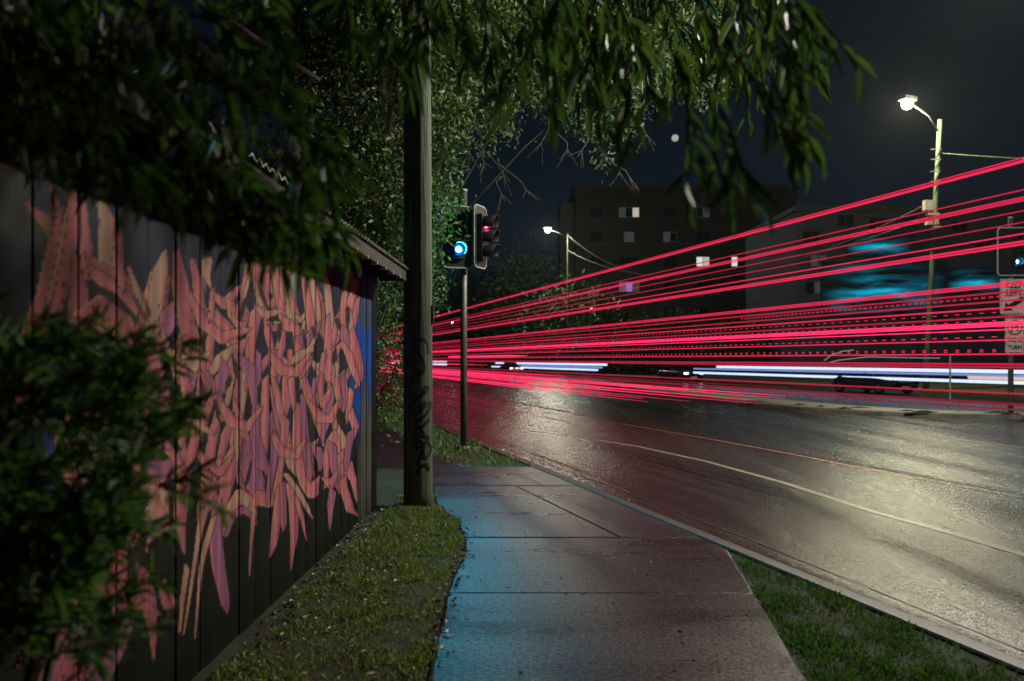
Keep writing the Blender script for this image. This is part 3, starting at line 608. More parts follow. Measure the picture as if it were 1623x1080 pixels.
MB().tube([(0, 0, -.03), (0, 0, 4.62)], [.062, .058], 16).build('post', M['steel'], tl, True)
MB().tube([(0, 0, 4.62), (0, 0, 4.66), (0, 0, 4.67)], [.064, .064, .02], 16).build('post_cap', M['trim'], tl, True)
MB().tube([(0, 0, -.02), (0, 0, .03), (0, 0, .05)], [.12, .12, .065], 16).build('foot', M['steel'], tl, True)
zc = CAMZ-(376-HY)*tb.y/F
lantern(tl, (-.10, -.22, zc-.03), R(15), {(0, 2): E_CY}, .56, 1.10, zlens=[.27, .015, -.24])
for dz in (-.35, .3): MB().box((-.03, -.08, zc+dz), (.05, .16, .04)).build('bracket', M['steel'], tl)
lantern(tl, (.30, -.02, zc+.0), R(66), {(0, 0): E_RD}, .50, 1.12, zlens=[.25, -.01, -.27])
for dz in (-.35, .3): MB().box((.16, -.02, zc+dz), (.26, .05, .04)).build('bracket', M['steel'], tl)
# right signal on the island with two signs
rb = G(1602, 655); ts = tag(empty('traffic_light', rb), 'traffic signal with lit side arrows above two road signs on the median', 'traffic light')
ppm = F/rb.y
def rx(px): return (px-1602)/ppm
def rz_(py): return CAMZ-(py-HY)/ppm
MB().tube([(0, 0, -.05), (0, 0, rz_(346))], [.075, .07], 16).build('post', M['steel'], ts, True)
MB().tube([(0, 0, rz_(346)), (0, 0, rz_(344))], [.08, .05], 16).build('post_cap', M['trim'], ts, True)
lantern(ts, (rx(1609), -.16, rz_(400)), R(-4), {(0, 2): E_CY2, (1, 1): E_OR, (1, 2): E_CA}, rx(1641)-rx(1577), rz_(361)-rz_(437), 2, True, .105, [.30, .04, -.32], .33, .03)
def text(body, size, loc, mat, parent, bold=.006, align='CENTER', sx=1.0):
    cu = bpy.data.curves.new('lettering', 'FONT'); cu.body = body; cu.size = size; cu.align_x = align; cu.offset = bold; cu.extrude = .002; cu.resolution_u = 3
    t = bpy.data.objects.new('tmp', cu); COL.objects.link(t)
    me = bpy.data.meshes.new_from_object(t.evaluated_get(bpy.context.evaluated_depsgraph_get())); bpy.data.objects.remove(t)
    me.name = 'lettering'; me.materials.clear(); me.materials.append(mat)
    o = link('lettering', me, parent, loc); o.rotation_euler = (R(90), 0, 0); o.scale = (sx, 1, 1); return o
def poly_plate(pts, y0, y1):
    n = len(pts); vs = [(p[0], y0, p[1]) for p in pts]+[(p[0], y1, p[1]) for p in pts]
    return vs, [tuple(range(n)), tuple(reversed(range(n, 2*n)))]+[(i, n+i, n+(i+1) % n, (i+1) % n) for i in range(n)]
kl = tag(empty('road_sign', rb+Vector((rx(1604), -.09, rz_(471)))), 'KEEP LEFT sign with black arrow on the median signal post', 'road sign')
kw, kh = rx(1626)-rx(1582), rz_(443)-rz_(499)
MB().add(*plate(kw, kh, .05, -.006, .006, 0)).build('sign_face', M['sign'], kl)
MB().add(*ring_plate(kw-.05, kh-.05, .04, .014, -.010, -.007, 0)).build('sign_border', M['ink'], kl)
text('KEEP', .27, (0, -.012, .255), M['ink'], kl, .008, sx=.86); text('LEFT', .27, (0, -.012, .02), M['ink'], kl, .008, sx=.86)
a = [(-.33, -.42), (-.24, -.17), (-.17, -.24), (.25, .02), (.32, -.10), (-.09, -.35), (-.02, -.41)]
MB().add(*poly_plate(a[::-1], -.012, -.008)).build('arrow', M['ink'], kl)
ut = tag(empty('road_sign', rb+Vector((rx(1605), -.09, rz_(532)))), 'NO U TURN sign with red circle below the KEEP LEFT sign', 'road sign')
uw, uh = rx(1620)-rx(1590), rz_(505)-rz_(560)
MB().add(*plate(uw, uh, .04, -.006, .006, 0)).build('sign_face', M['sign'], ut)
MB().add(*ring_plate(uw-.03, uh-.03, .03, .01, -.010, -.007, 0)).build('sign_border', M['ink'], ut)
MB().add(*ring_plate(.46, .46, .2299, .045, -.013, -.010, .23)).build('red_circle', M['sign_red'], ut)
MB().box((0, -.016, .23), (.42, .004, .04), Matrix.Rotation(R(-45), 3, 'Y')).build('red_slash', M['sign_red'], ut)
um = MB().tube([(-.09, -.011, .10), (-.09, -.011, .26), (-.06, -.011, .315), (0, -.011, .335), (.06, -.011, .315), (.09, -.011, .26), (.09, -.011, .20)], .024, 4)
um.add(*poly_plate([(.02, .21), (.16, .21), (.09, .11)][::-1], -.014, -.009)); um.build('u_arrow', M['ink'], ut)
text('NO U', .185, (0, -.012, -.20), M['ink'], ut, .006, sx=.9); text('TURN', .185, (0, -.012, -.42), M['ink'], ut, .006, sx=.85)
# thin bollard beside it
bo = G(1579, 655); b_ = tag(empty('marker_post', bo+Vector((0, 2.5, 0))), 'thin pale marker post left of the median signal', 'post')
MB().box((0, 0, .85), (.05, .03, 1.75)).build('post', M['trim'], b_)

# ------------------------------------------------------------------ street lamps
def street_lamp(base, top, lamp, rp_, label, strength, col, rl=.16, cross=None, arm=True):
    t = tag(empty('street_lamp', base), label, 'street lamp'); b = Vector(base)
    lathe_pole((0, 0, -.3), Vector(top)-b, rp_, rp_*.72, 12, 14, .004).build('pole_shaft', M['pole'], t, True)
    tp = Vector(top)-b; lp = Vector(lamp)-b
    MB().tube([tp-Vector((0, 0, .8)), tp-Vector((0, 0, .8))+(lp-tp)*.35+Vector((0, 0, .7)), lp+Vector((0, 0, .16))], .035, 8).build('lamp_arm', M['steel'], t, True)
    d = Vector((lp.x-tp.x, lp.y-tp.y, 0)).normalized(); M3 = Matrix.Rotation(math.atan2(d.y, d.x), 3, 'Z')
    hd = MB().box(lp+Vector((0, 0, rl*.9)), (rl*2.8, rl*1.7, rl*.7), M3).build('lamp_head', M['lamp_body'], t)
    # glowing bowl under the head
    bm = bmesh.new(); bmesh.ops.create_uvsphere(bm, u_segments=16, v_segments=10, radius=rl); me = bpy.data.meshes.new('glass_bowl'); bm.to_mesh(me); bm.free()
    me.materials.append(emit('lamp_glow', col, 9)); o = link('glass_bowl', me, hd, lp)
    glow('lamp_light', lp, rl*1.03, strength, col, t); return t
l1b = P(1467, 570, 43); l1b.z = 0
l1t = P(1490, 190, 43.0); l1l = P(1438, 165, 42.0)
A_LAMP = (1.0, .93, .60)
L1 = street_lamp(l1b, l1t, l1l, .17, 'tall timber street lamp pole at right with crossarm fittings, nearest glowing lamp', 2300*LAMP, A_LAMP, .30)
def loc1(px, py, D=42.8): return P(px, py, D)-l1b
for (x, y, w_, h_) in ((1470, 326, .5, .9), (1478, 340, .75, .22), (1472, 354, .35, .35), (1483, 352, .25, .5), (1484, 360, .55, .12)):
    p = loc1(x, y); MB().box(p, (w_*.8, .3, h_*.6)).build('pole_fitting', M['insul'], L1)
for y in (237, 253, 272, 288): p = loc1(1484-(y-237)*.02, y); MB().box(p, (.55, .05, .05)).build('step_peg', M['steel'], L1)
l2b = P(900, 570, 102); l2b.z = 0
L2 = street_lamp(l2b, P(900, 371, 102), P(868, 365, 101), .15, 'smaller distant street lamp left of the apartment block', 1100*LAMP, (1.0, .97, .74), .36)
l3b = P(724, 570, 170); l3b.z = 0
L3 = street_lamp(l3b, P(724, 515, 170), P(716, 512, 170), .12, 'tiny far street lamp low between the signal post and timber pole', 60*LAMP, (1, .97, .85), .35)
# the lamp across the road at the right, just outside the picture, that lights wall, poles and leaves
l4b = Vector((10.6, 11.6, 0))
L4 = street_lamp(l4b, (10.6, 11.6, 7.4), (7.0, 11.2, 7.5), .16, 'street lamp standing on the median beyond the right edge', 4300*LAMP, (1.0, .96, .82), .15)
# wires
def wire(a, b, sag, r, label, name='overhead_wire'):
    pts = [a.lerp(b, t)-Vector((0, 0, 4*sag*t*(1-t))) for t in np.linspace(0, 1, 34)]
    return tag(MB().tube(pts, r, 5).build(name, M['wire']), label, 'wire', 'overhead wires')
p1 = P(1473, 322, 43)
wire(P(900, 373, 102), p1, 4.9, .03, 'upper sagging wire from distant lamp pole to the right pole')
wire(P(900, 397, 102), P(1470, 345, 43), 3.3, .035, 'lower sagging wire from distant lamp pole to the right pole')
wire(P(1492, 243, 43), P(1900, 262, 38), .1, .02, 'thin wire leaving the right lamp pole toward the right')

# ------------------------------------------------------------------ buildings
apt_D = 128.0
ap0 = P(912, 570, apt_D); apx0, apx1 = P(912, 0, apt_D).x, P(1262, 0, apt_D).x; apt_top = P(912, 299, apt_D).z
ap = tag(empty('apartment_building', (apx0, apt_D, 0)), 'dark brick apartment block with a few lit windows behind the road', 'building')
W_ = apx1-apx0
MB().box((W_/2, 8, apt_top/2), (W_, 16, apt_top)).build('wall', M['brick'], ap)
MB().box((W_/2, 7.9, apt_top+.15), (W_+.8, 17, .5)).build('roof', M['slab'], ap)
MB().box((-1.1, 7, apt_top/2-.8), (2.2, 8, apt_top-1.6)).build('stair_tower', M['slab'], ap)
E_W = emit('lit_window_white', (.78, .82, .74), .9); E_W2 = emit('lit_window_warm', (.8, .72, .62), .6); E_V = emit('lit_window_violet', (.35, .22, .8), .7); E_D = emit('dim_window', (.4, .44, .46), .09); E_P = emit('dim_window_mauve', (.5, .4, .55), .2)
def window(parent, x, z, w_, h_, panes, y=-.02, frame='frame'):
    if parent is ap: w_ *= 1.4; h_ *= 1.35
    f = MB(); t = .07
    n = len(panes)
    for zz in (z-h_/2, z+h_/2): f.box((x, y, zz), (w_+t, .10, t))
    for i in range(n+1): f.box((x-w_/2+w_*i/n, y-.003, z), (t, .1, h_-t))
    fo = f.build('window', M[frame], parent)
    for i, m_ in enumerate(panes):
        MB().box((x-w_/2+w_*(i+.5)/n, y+.012, z), (w_/n-t, .03, h_-t)).build('pane', m_, fo)
g_ = M['glass']; fr = {}
fl = [P(0, y, apt_D).z for y in (337, 376, 415, 455, 494, 532)]
lit = {(0, 1): [E_D, g_, E_W2], (1, 1): [E_D], (3, 1): [E_P, E_V, E_D], (2, 3): [E_W, E_W2], (2, 4): [E_W], (2, 5): [E_W2, E_W], (0, 3): [g_, E_D], (1, 2): [E_D, g_]}
for fi, z in enumerate(fl):
    for ci, px in enumerate((945, 997, 1062, 1114, 1164, 1205, 1240)):
        x = P(px, 0, apt_D).x-apx0; pan = lit.get((fi, ci), [g_, g_] if ci != 1 else [g_, g_, g_])
        wd_ = {1: 2.3, 3: 1.5, 4: .7, 5: 1.5}.get(ci, 1.5)
        window(ap, x, z, wd_ if len(pan) > 1 or ci == 4 else 1.1, 1.15, pan, frame='frame' if (fi, ci) in lit else 'slab')
    MB().box((W_/2, -.06, z-1.25), (W_, .16, .22)).build('floor_band', M['slab'], ap)
# made-up building at right; it and its blue glow imitate a passing bus smear
bD = 74.0; bx0, bx1 = P(1262, 0, bD).x, P(1760, 0, bD).x; btop = P(0, 335, bD).z
cb_ = tag(empty('smear_standin', (bx0, bD, 0)), 'made-up blue grey building at right with glow panels, standing in for a passing bus smear', 'building')
BW = bx1-bx0
MB().box((BW/2, 8, btop/2), (BW, 16, btop)).build('wall', M['render'], cb_)
MB().box((BW/2, 8, btop+.2), (BW+.6, 16.6, .5)).build('parapet', M['slab'], cb_)
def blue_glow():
    a = Mat('blue_smear_glow', (.01, .02, .03), .3)
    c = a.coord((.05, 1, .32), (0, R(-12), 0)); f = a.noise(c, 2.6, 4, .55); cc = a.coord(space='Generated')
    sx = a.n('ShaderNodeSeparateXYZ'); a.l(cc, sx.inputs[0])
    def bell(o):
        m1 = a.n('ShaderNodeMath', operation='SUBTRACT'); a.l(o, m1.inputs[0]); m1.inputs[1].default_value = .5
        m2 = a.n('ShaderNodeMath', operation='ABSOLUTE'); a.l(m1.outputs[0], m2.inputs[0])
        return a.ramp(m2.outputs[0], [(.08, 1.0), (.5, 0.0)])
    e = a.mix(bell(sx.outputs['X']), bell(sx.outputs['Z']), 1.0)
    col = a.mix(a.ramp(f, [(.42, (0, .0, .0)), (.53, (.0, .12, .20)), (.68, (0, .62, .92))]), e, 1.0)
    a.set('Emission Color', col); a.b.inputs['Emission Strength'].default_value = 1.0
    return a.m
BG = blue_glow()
for (x0, y0, x1, y1, sk) in ((1300, 415, 1500, 505, .12), (1340, 372, 1445, 408, .1), (1500, 425, 1590, 470, .1)):  # blue glow of a passing bus, built as added panels
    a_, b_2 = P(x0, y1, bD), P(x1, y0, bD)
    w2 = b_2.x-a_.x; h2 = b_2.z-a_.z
    o = MB().box((0, 0, 0), (w2, .12, h2)).build('smear_glow_panel', BG, cb_); o.location = ((a_.x+b_2.x)/2-bx0, -.07, (a_.z+b_2.z)/2)
    fr_ = MB().box((0, 0, h2/2+.05), (w2+.2, .16, .1)).box((0, 0, -h2/2-.05), (w2+.2, .16, .1)).build('smear_panel_frame', M['slab'], o)
for px, py, pn in ((1297, 414, [E_D, E_D]), (1290, 456, [g_, E_D]), (1340, 350, [g_, g_]), (1285, 376, [g_, g_]), (1390, 355, [g_, g_]), (1440, 352, [g_, g_]), (1520, 360, [g_, g_]), (1560, 390, [g_, g_]), (1282, 520, [g_, g_]), (1340, 530, [g_, g_]), (1400, 530, [g_, g_]), (1520, 520, [g_, g_])):
    p = P(px, py, bD); window(cb_, p.x-bx0, p.z, 1.5, 1.1, pn, frame='slab')
# moon
bm = bmesh.new(); bmesh.ops.create_uvsphere(bm, u_segments=24, v_segments=16, radius=6.5); me = bpy.data.meshes.new('moon'); bm.to_mesh(me); bm.free()
me.materials.append(emit('moonlit_surface', (.85, .86, .78), .45)); tag(link('moon', me, None, P(1070, 219, 1500)), 'small pale moon glimpsed through the hanging leaves', 'moon')

# ------------------------------------------------------------------ cars
def sedan(loc, rz, label, paint_, lights):
    t = tag(empty('parked_car', loc, rz), label, 'car')
    prof = [(-2.25, .35, .62), (-2.22, .62, .80), (-2.05, .86, .84), (-1.35, .93, .86), (-.75, 1.02, .88)]
    def loft(secs, mat, name, smooth=True):
        m = MB(); vs = []; n = 12
        for x, zb, zt, hw in secs:
            for i in range(n):
                a = 2*math.pi*i/n; cx_, sx_ = math.cos(a), math.sin(a)
                yy = hw*math.copysign(abs(cx_)**.45, cx_); zz = (zb+zt)/2+(zt-zb)/2*math.copysign(abs(sx_)**.6, sx_); vs.append((x, yy, zz))
        fs = [(i*n+j, i*n+(j+1) % n, (i+1)*n+(j+1) % n, (i+1)*n+j) for i in range(len(secs)-1) for j in range(n)]+[tuple(range(n)), tuple((len(secs)-1)*n+j for j in range(n))[::-1]]
        return m.add(vs, fs).build(name, mat, t, smooth)
    loft([(-2.28, .35, .62, .70), (-2.2, .28, .78, .82), (-1.5, .24, .88, .89), (-.8, .22, .92, .9), (.9, .22, .92, .9), (1.6, .24, .96, .88), (2.2, .30, .93, .82), (2.3, .40, .80, .74)], paint_, 'body')
    loft([(-1.0, .86, .93, .76), (-.45, .86, 1.30, .66), (.1, .86, 1.43, .62), (.8, .86, 1.42, .62), (1.25, .88, 1.28, .66), (1.85, .9, .98, .74)], M['glass'], 'cabin_glass')
    loft([(-.4, 1.34, 1.36, .58), (.1, 1.36, 1.455, .58), (.8, 1.36, 1.45, .58), (1.2, 1.30, 1.33, .58)], paint_, 'roof')
    for x in (-1.42, 1.42):
        for s_ in (-1, 1):
            wh = MB().tube([(x, s_*.78, .32), (x, s_*.92, .32)], .32, 20).build('wheel', M['tyre'], t)
            MB().tube([(x, s_*.915, .32), (x, s_*.93, .32)], .19, 14).build('rim', M['rim'], wh)
    for s_ in (-1, 1):
        MB().box((-2.21, s_*.62, .68), (.12, .34, .14)).build('headlight', lights, t)
        MB().box((2.26, s_*.62, .76), (.1, .32, .14)).build('tail_light', M['red_off'], t)
        MB().box((-.62, s_*.97, .98), (.12, .2, .13)).build('door_mirror', paint_, t)
    MB().box((-2.27, 0, .38), (.06, .52, .11)).build('number_plate', M['trim'], t)
    return t
E_HL = emit('head_lamp', (.75, .85, 1), 4)
rdir = math.atan2(1, SL)
sedan(RD(30.8, 41, -.13), rdir, 'dark sedan low behind the long white light streaks at right', M['car'], M['lens_off'])
sedan(RD(28.2, 95, -.13), rdir, 'blue sedan far down the opposite carriageway', M['car2'], E_HL)
sedan(RD(31.5, 62, -.13), rdir, 'dark sedan at the left end of the white streaks', M['car'], E_HL)

# ------------------------------------------------------------------ light trails of the passing traffic
def trail(c, z, d0, d1, strands, mat, label, group='red light trails', wob=0.0, name='light_trail'):
    m = MB()
    for dc, dz, r in strands:
        pts = [RD(c+dc, D, z+dz+wob*math.sin(D*.35)) for D in np.linspace(d0, d1, 24)]
        m.tube(pts, [r*min(1, .12+i*.22) if d0 > 12 and c < 20 else r for i in range(24)], 6)
    return tag(m.build(name, mat, None, True), label, 'light trail', group)
ER = emit('tail_light_red', (1.0, .026, .105), TRAIL*.46); ER2 = emit('tail_light_deep_red', (1.0, .03, .10), TRAIL*.26); ER3 = emit('tail_light_dim', (1.0, .05, .12), TRAIL*.13); ERH = emit('tail_light_hot', (1.0, .026, .12), TRAIL*.85)
c = 7.5; d0, d1 = -3, 120
s2 = [(0, -.012, .0065), (0, .012, .0065)]; s3 = [(0, -.018, .006), (0, 0, .006), (0, .018, .006)]
trail(c, 3.61, d0, d1, s2+[(.1, 0, .012)], ER, 'topmost red trail rising steeply to the right edge')
trail(c, 3.30, d0, d1, [(0, 0, .008)], ER2, 'thin faint red trail just under the topmost one')
trail(c, 3.21, d0, d1, s3, ER, 'second broad red trail made of three close strands')
trail(c, 3.09, d0, d1, [(0, 0, .007), (.3, -.06, .007)], ER2, 'faint thin pair of red trails below the second broad one')
trail(c, 2.86, d0, d1, [(0, 0, .008)], ER, 'single thin red trail above the third broad one')
trail(c, 2.77, d0, d1, [(0, -.014, .011), (0, .014, .011)], ER, 'third broad red trail at signal lantern height')
trail(c, 2.37, d0, d1, s3, ER, 'broad red trail meeting the top of the KEEP LEFT sign')
trail(c, 2.30, d0, d1, [(.1, 0, .010), (.5, -.06, .010)], ER2, 'dull red double trail under the KEEP LEFT height')
trail(c, 2.13, d0, d1, [(0, 0, .009)], ER, 'thin bright red trail crossing between the two signs')
trail(c, 2.04, d0, d1, [(0, 0, .009)], ER2, 'thin dull red trail crossing between the two signs')
trail(c, 1.965, d0, d1, [(0, -.018, .0075), (0, 0, .008), (0, .018, .0075), (.2, -.05, .006)], ERH, 'thickest bright red band at the NO U TURN sign top')
trail(c, 1.80, d0, d1, [(0, 0, .008)], ER, 'thin red trail over the lettering of the NO U TURN sign')
trail(c, 1.655, d0, d1, [(0, 0, .008)], ER, 'thin nearly level red trail at the bottom of the NO U TURN sign')
trail(c, 1.55, d0, d1, [(0, 0, .012), (0, -.03, .01)], ER2, 'dull level red trail just above the white streaks')
trail(11.2, .92, 2, 150, [(0, 0, .02), (0, -.08, .012)], ER3, 'low pink trail sloping down to the right over the road')
trail(11.2, 1.08, 8, 150, [(0, 0, .014)], ER2, 'low thin pink trail just beneath the white streaks')
trail(12.8, .80, 22, 150, [(0, 0, .03), (1.4, .02, .03)], ER3, 'low double tail light trail in the far lane')
trail(9.4, .85, 30, 150, [(0, 0, .035), (1.5, 0, .035)], ERH, 'hot pink double tail light trail in the distance')
trail(9.6, 1.35, 36, 150, [(0, 0, .04)], ERH, 'short hot pink trail beside the signal post')
trail(10.5, 1.75, 33, 48, [(0, 0, .045)], ERH, 'short thick red streak ending before the distant trees')
trail(13.2, .75, 40, 160, [(0, 0, .05), (1.4, 0, .05)], ERH, 'far hot pink trails close to the road surface')
trail(9.4, .80, 15.5, 60, [(0, 0, .016), (0, -.06, .012)], ERH, 'hot pink low tube added for the road reflection, ending over the near lanes')  # this tube and the next two add the pink reflection on the road
trail(10.9, .82, 17, 60, [(0, 0, .018), (0, -.05, .012)], ERH, 'hot pink low tube added for the road reflection, just above the median edge line')
trail(8.1, .74, 17.5, 80, [(0, 0, .016), (.1, -.07, .012)], ERH, 'lowest hot pink tube added for the road reflection, nearest the slim signal post')
trail(9.9, .60, 19, 80, [(0, 0, .02)], ER, 'short red trail skimming the asphalt in the middle distance')
# dotted rows of flickering lamps
def dots(c, z, d0, d1, step, size, label, mat):
    m = MB(); D = d0; M3 = Matrix.Rotation(RZ, 3, 'Z')
    while D < d1:
        m.box(RD(c, D, z), (.008, size[0], size[1]), M3); D += step
    o = tag(m.build('dotted_light_trail', mat), label, 'light trail', 'dotted red light trails'); o['kind'] = 'stuff'; return o
dots(c, 2.09, 5, 24, .15, (.05, .008), 'dotted red row just under the thin bright trail', ER)
dots(c, 2.005, 5, 24, .15, (.04, .008), 'second dotted red row above the thickest band', ER)
dots(c, 1.835, 5, 26, .15, (.06, .010), 'row of red dashes under the thickest band', ER)
dots(c, 1.70, 5, 28, .15, (.04, .010), 'lower dotted red row above the level trail', ER)
dots(c, 1.68, 5, 28, .15, (.04, .010), 'lowest dotted red row close to the level trail', ER)
dots(c+.1, 2.26, 8, 13, .09, (.05, .02), 'dull dotted red band under the broad trail', ER2)
EWH = emit('head_light_white', (.62, .74, 1.0), 1.25); EWB = emit('head_light_blue', (.20, .32, .75), .9); EWW = emit('head_light_warm', (1, .72, .52), .75)
trail(30, .66, 20, 57, [(0, 0, .07)], EWH, 'long lower white headlight streak at right', 'white light trails')
trail(30, 1.10, 20, 54, [(0, 0, .08)], EWH, 'long upper white headlight streak at right', 'white light trails')
trail(30, .94, 20, 57, [(0, 0, .05)], EWB, 'blue fringe between the two long white streaks', 'white light trails')
trail(31.4, .82, 20, 36, [(0, 0, .11)], EWW, 'pale orange streak between the white streaks near the sign post', 'white light trails')
trail(30, .62, 74, 110, [(0, 0, .09)], EWH, 'short lower blue white streak in the distance', 'white light trails')
trail(30, 1.12, 72, 108, [(0, 0, .10)], EWH, 'short upper blue white streak in the distance', 'white light trails')
trail(30, .86, 73, 104, [(0, 0, .09)], EWB, 'short blue fringe between the distant white streaks', 'white light trails')
trail(28, .8, 130, 190, [(0, 0, .18), (0, .5, .15)], EWH, 'farthest blue white streak beside the timber pole', 'white light trails')
EOC = emit('light_curve_pale', (.8, .8, .6), .35)
for pts, lab in (([(1306, 572), (1318, 563), (1335, 557), (1353, 555)], 'short pale curved streak over the dark sedan'), ([(1307, 577), (1330, 571), (1375, 566), (1430, 567), (1490, 568)], 'long thin pale streak over the dark sedan')):
    tag(MB().tube([P(x, y, 40) for x, y in pts], .02, 6).build('light_trail', EOC), lab, 'light trail', 'white light trails')

# ------------------------------------------------------------------ foliage
def frames(dirs):
    d = dirs/np.linalg.norm(dirs, axis=1, keepdims=True)
    r_ = rng.normal(size=d.shape); s_ = np.cross(d, r_); s_ /= np.linalg.norm(s_, axis=1, keepdims=True)
    return d, s_, np.cross(s_, d)
def small_leaves(pos, dirs, L, Wd, tint=.35):
    n = len(pos); d, s_, u = frames(dirs); L = L[:, None]; Wd = Wd[:, None]
    V = np.stack([pos, pos+d*L*.45+s_*Wd*.5+u*L*.06, pos+d*L, pos+d*L*.45-s_*Wd*.5+u*L*.06], 1).reshape(-1, 3)
    b = (np.arange(n)*4)[:, None]; Fq = np.concatenate([b+np.array([[0, 1, 2]]), b+np.array([[0, 2, 3]])])
    t = 1+rng.uniform(-tint, tint*1.6, (n, 1)); hue = rng.uniform(-.12, .2, (n, 1)); col = np.concatenate([t*(1+hue), t, t*(1-hue)], 1)
    return V, Fq, np.repeat(col, 4, 0)
def stuff_leaves(name, pos, dirs, L, Wd, mat, parent, tint=.35):
    V, Fq, c_ = small_leaves(pos, dirs, L, Wd, tint)
    o = link(name, np_mesh(name, V, Fq, mat, {'tint': c_}), parent); o['kind'] = 'stuff'; return o
def leaf_mesh(name, L, Wd, droop, mat, tint):
    vs = []; fs = []; n = 5
    for i in range(n+1):
        t = i/n; wv = Wd*.5*math.sin(math.pi*min(1, t**.8*.97+.015)); y = L*t; z = -droop*L*t*t; vs += [(-wv, y, z+wv*.25), (0, y, z), (wv, y, z+wv*.25)]
    for i in range(n): a = 3*i; fs += [(a, a+1, a+4, a+3), (a+1, a+2, a+5, a+4)]
    me = np_mesh(name, np.array(vs), np.array(fs), mat, {'tint': np.tile(np.array(tint), (len(vs), 1))}, True)
    return me
def foliage_from(nodes_dirs, Ls, Ws, mat, parent, meshes, limit, name='leaf'):
    """nearest `limit` leaves become parts, the rest one joined mesh"""
    pos = np.array([p for p, d in nodes_dirs]); dr = np.array([d for p, d in nodes_dirs]); n = len(pos)
    dist = pos[:, 1]*1.0+rng.uniform(0, .3, n); order = np.argsort(dist); near_ = order[:limit]; rest = order[limit:]
    off = np.array(parent.location)
    for i in near_:
        d = Vector(dr[i]).normalized(); me = meshes[int(rng.integers(len(meshes)))]
        q = d.to_track_quat('Y', 'Z'); o = link(name, me, parent); sc = Ls[i]; o.matrix_local = Matrix.Translation(Vector(pos[i])-Vector(off)) @ q.to_matrix().to_4x4() @ Matrix.Rotation(rnd.uniform(-1.2, 1.2), 4, 'Y') @ Matrix.Diagonal((Ws[i], sc, sc, 1))
    if len(rest):
        # joined leaves with the same outline
        Vs, Fs, Cs = [], [], []; b = 0
        base = [np.array([v.co[:] for v in me.vertices]) for me in meshes]; Fb = np.array([p.vertices[:] for p in meshes[0].polygons])
        tints = [np.array([x.color[:3] for x in me.color_attributes['tint'].data]) for me in meshes]
        for i in rest:
            k = int(rng.integers(len(meshes))); d = Vector(dr[i]).normalized(); q = d.to_track_quat('Y', 'Z').to_matrix() @ Matrix.Rotation(rnd.uniform(-1.2, 1.2), 3, 'Y')
            A = np.array(q); v = (base[k]*np.array([Ws[i], Ls[i], Ls[i]]))@A.T+pos[i]-off
            Vs.append(v); Fs.append(Fb+b); Cs.append(tints[k]*rnd.uniform(.7, 1.3)); b += len(v)
        o = link('foliage', np_mesh('foliage', np.concatenate(Vs), np.concatenate(Fs), mat, {'tint': np.concatenate(Cs)}, True), parent); o['kind'] = 'stuff'
def sprig(p, d, L, nleaf, spread, out, twig, droop=.5, hang=.6):
    """a twig with leaves set along it; out collects (pos, dir)"""
    p = Vector(p); d = Vector(d).normalized(); pts = [p.copy()]; q = p.copy(); n = 6
    for i in range(n):
        d = (d+Vector((rnd.uniform(-.12, .12), rnd.uniform(-.12, .12), -droop*.16+rnd.uniform(-.06, .06)))).normalized(); q = q+d*L/n; pts.append(q.copy())
    twig.tube(pts, [.0045-.003*i/n for i in range(n+1)], 4, cap=False)
    for k in range(nleaf):
        t = .12+.88*(k+.5)/nleaf; i = min(int(t*n), n-1); pp = pts[i].lerp(pts[i+1], t*n-i)
        ax = (pts[i+1]-pts[i]).normalized(); r_ = Vector((rnd.gauss(0, 1), rnd.gauss(0, 1), rnd.gauss(0, 1))); sd = ax.cross(r_).normalized()
        dd = (ax*rnd.uniform(.5, 1.0)+sd*spread*rnd.uniform(.5, 1.1)+Vector((0, 0, -hang*rnd.uniform(.3, 1)))).normalized(); out.append((tuple(pp), tuple(dd)))
lf = [leaf_mesh('long_leaf', 1, 1, dr_, M['leaf_near'], tt) for dr_, tt in ((.10, (1, 1, 1)), (.22, (.8, .95, .8)), (.05, (1.25, 1.15, 1.0)), (.3, (.65, .8, .7)))]
# (1) big tree behind the shed wall whose limbs hang over the path
ot = tag(empty('overhanging_tree', (-2.5, .7, 0)), 'tree with long narrow leaves hanging blurred over the top of the view', 'tree'); ofs = Vector(ot.location)
def rel(pts, o=ofs): return [Vector(p)-o for p in pts]
MB().tube(rel([(-2.5, .7, -.1), (-2.45, .75, 1.2), (-2.4, .9, 2.4), (-2.2, 1.0, 3.4)]), [.17, .15, .13, .10], 12).build('trunk', M['bark'], ot, True)
for pl, rr in (([(-2.2, 1.0, 3.3), (-1.6, 1.8, 3.5), (-.6, 2.8, 3.6), (.5, 3.3, 3.55), (1.5, 3.5, 3.35)], [.08, .05, .035, .022, .01]), ([(-2.3, 1.0, 2.9), (-1.9, 1.9, 3.1), (-1.4, 2.8, 3.05), (-.9, 3.7, 2.9)], [.06, .04, .022, .01]), ([(-2.3, 1.0, 2.6), (-1.7, 1.6, 2.75), (-1.2, 2.2, 2.7)], [.05, .03, .012]), ([(-.6, 2.8, 3.6), (.2, 4.2, 3.7), (.9, 5.2, 3.65)], [.03, .02, .008])):
    MB().tube(rel(pl), rr, 8).build('limb', M['bark'], ot, True)
class ShiftMB(MB): pass
outA = []; tw = MB()
LS = []
def px_sprig(px, py, D, ddir, L, n, spread=.55, droop=.5, hang=.6):
    k = len(outA); sprig(P(px, py, D), ddir, L, n, spread, outA, tw, droop, hang); LS.extend([D]*(len(outA)-k))
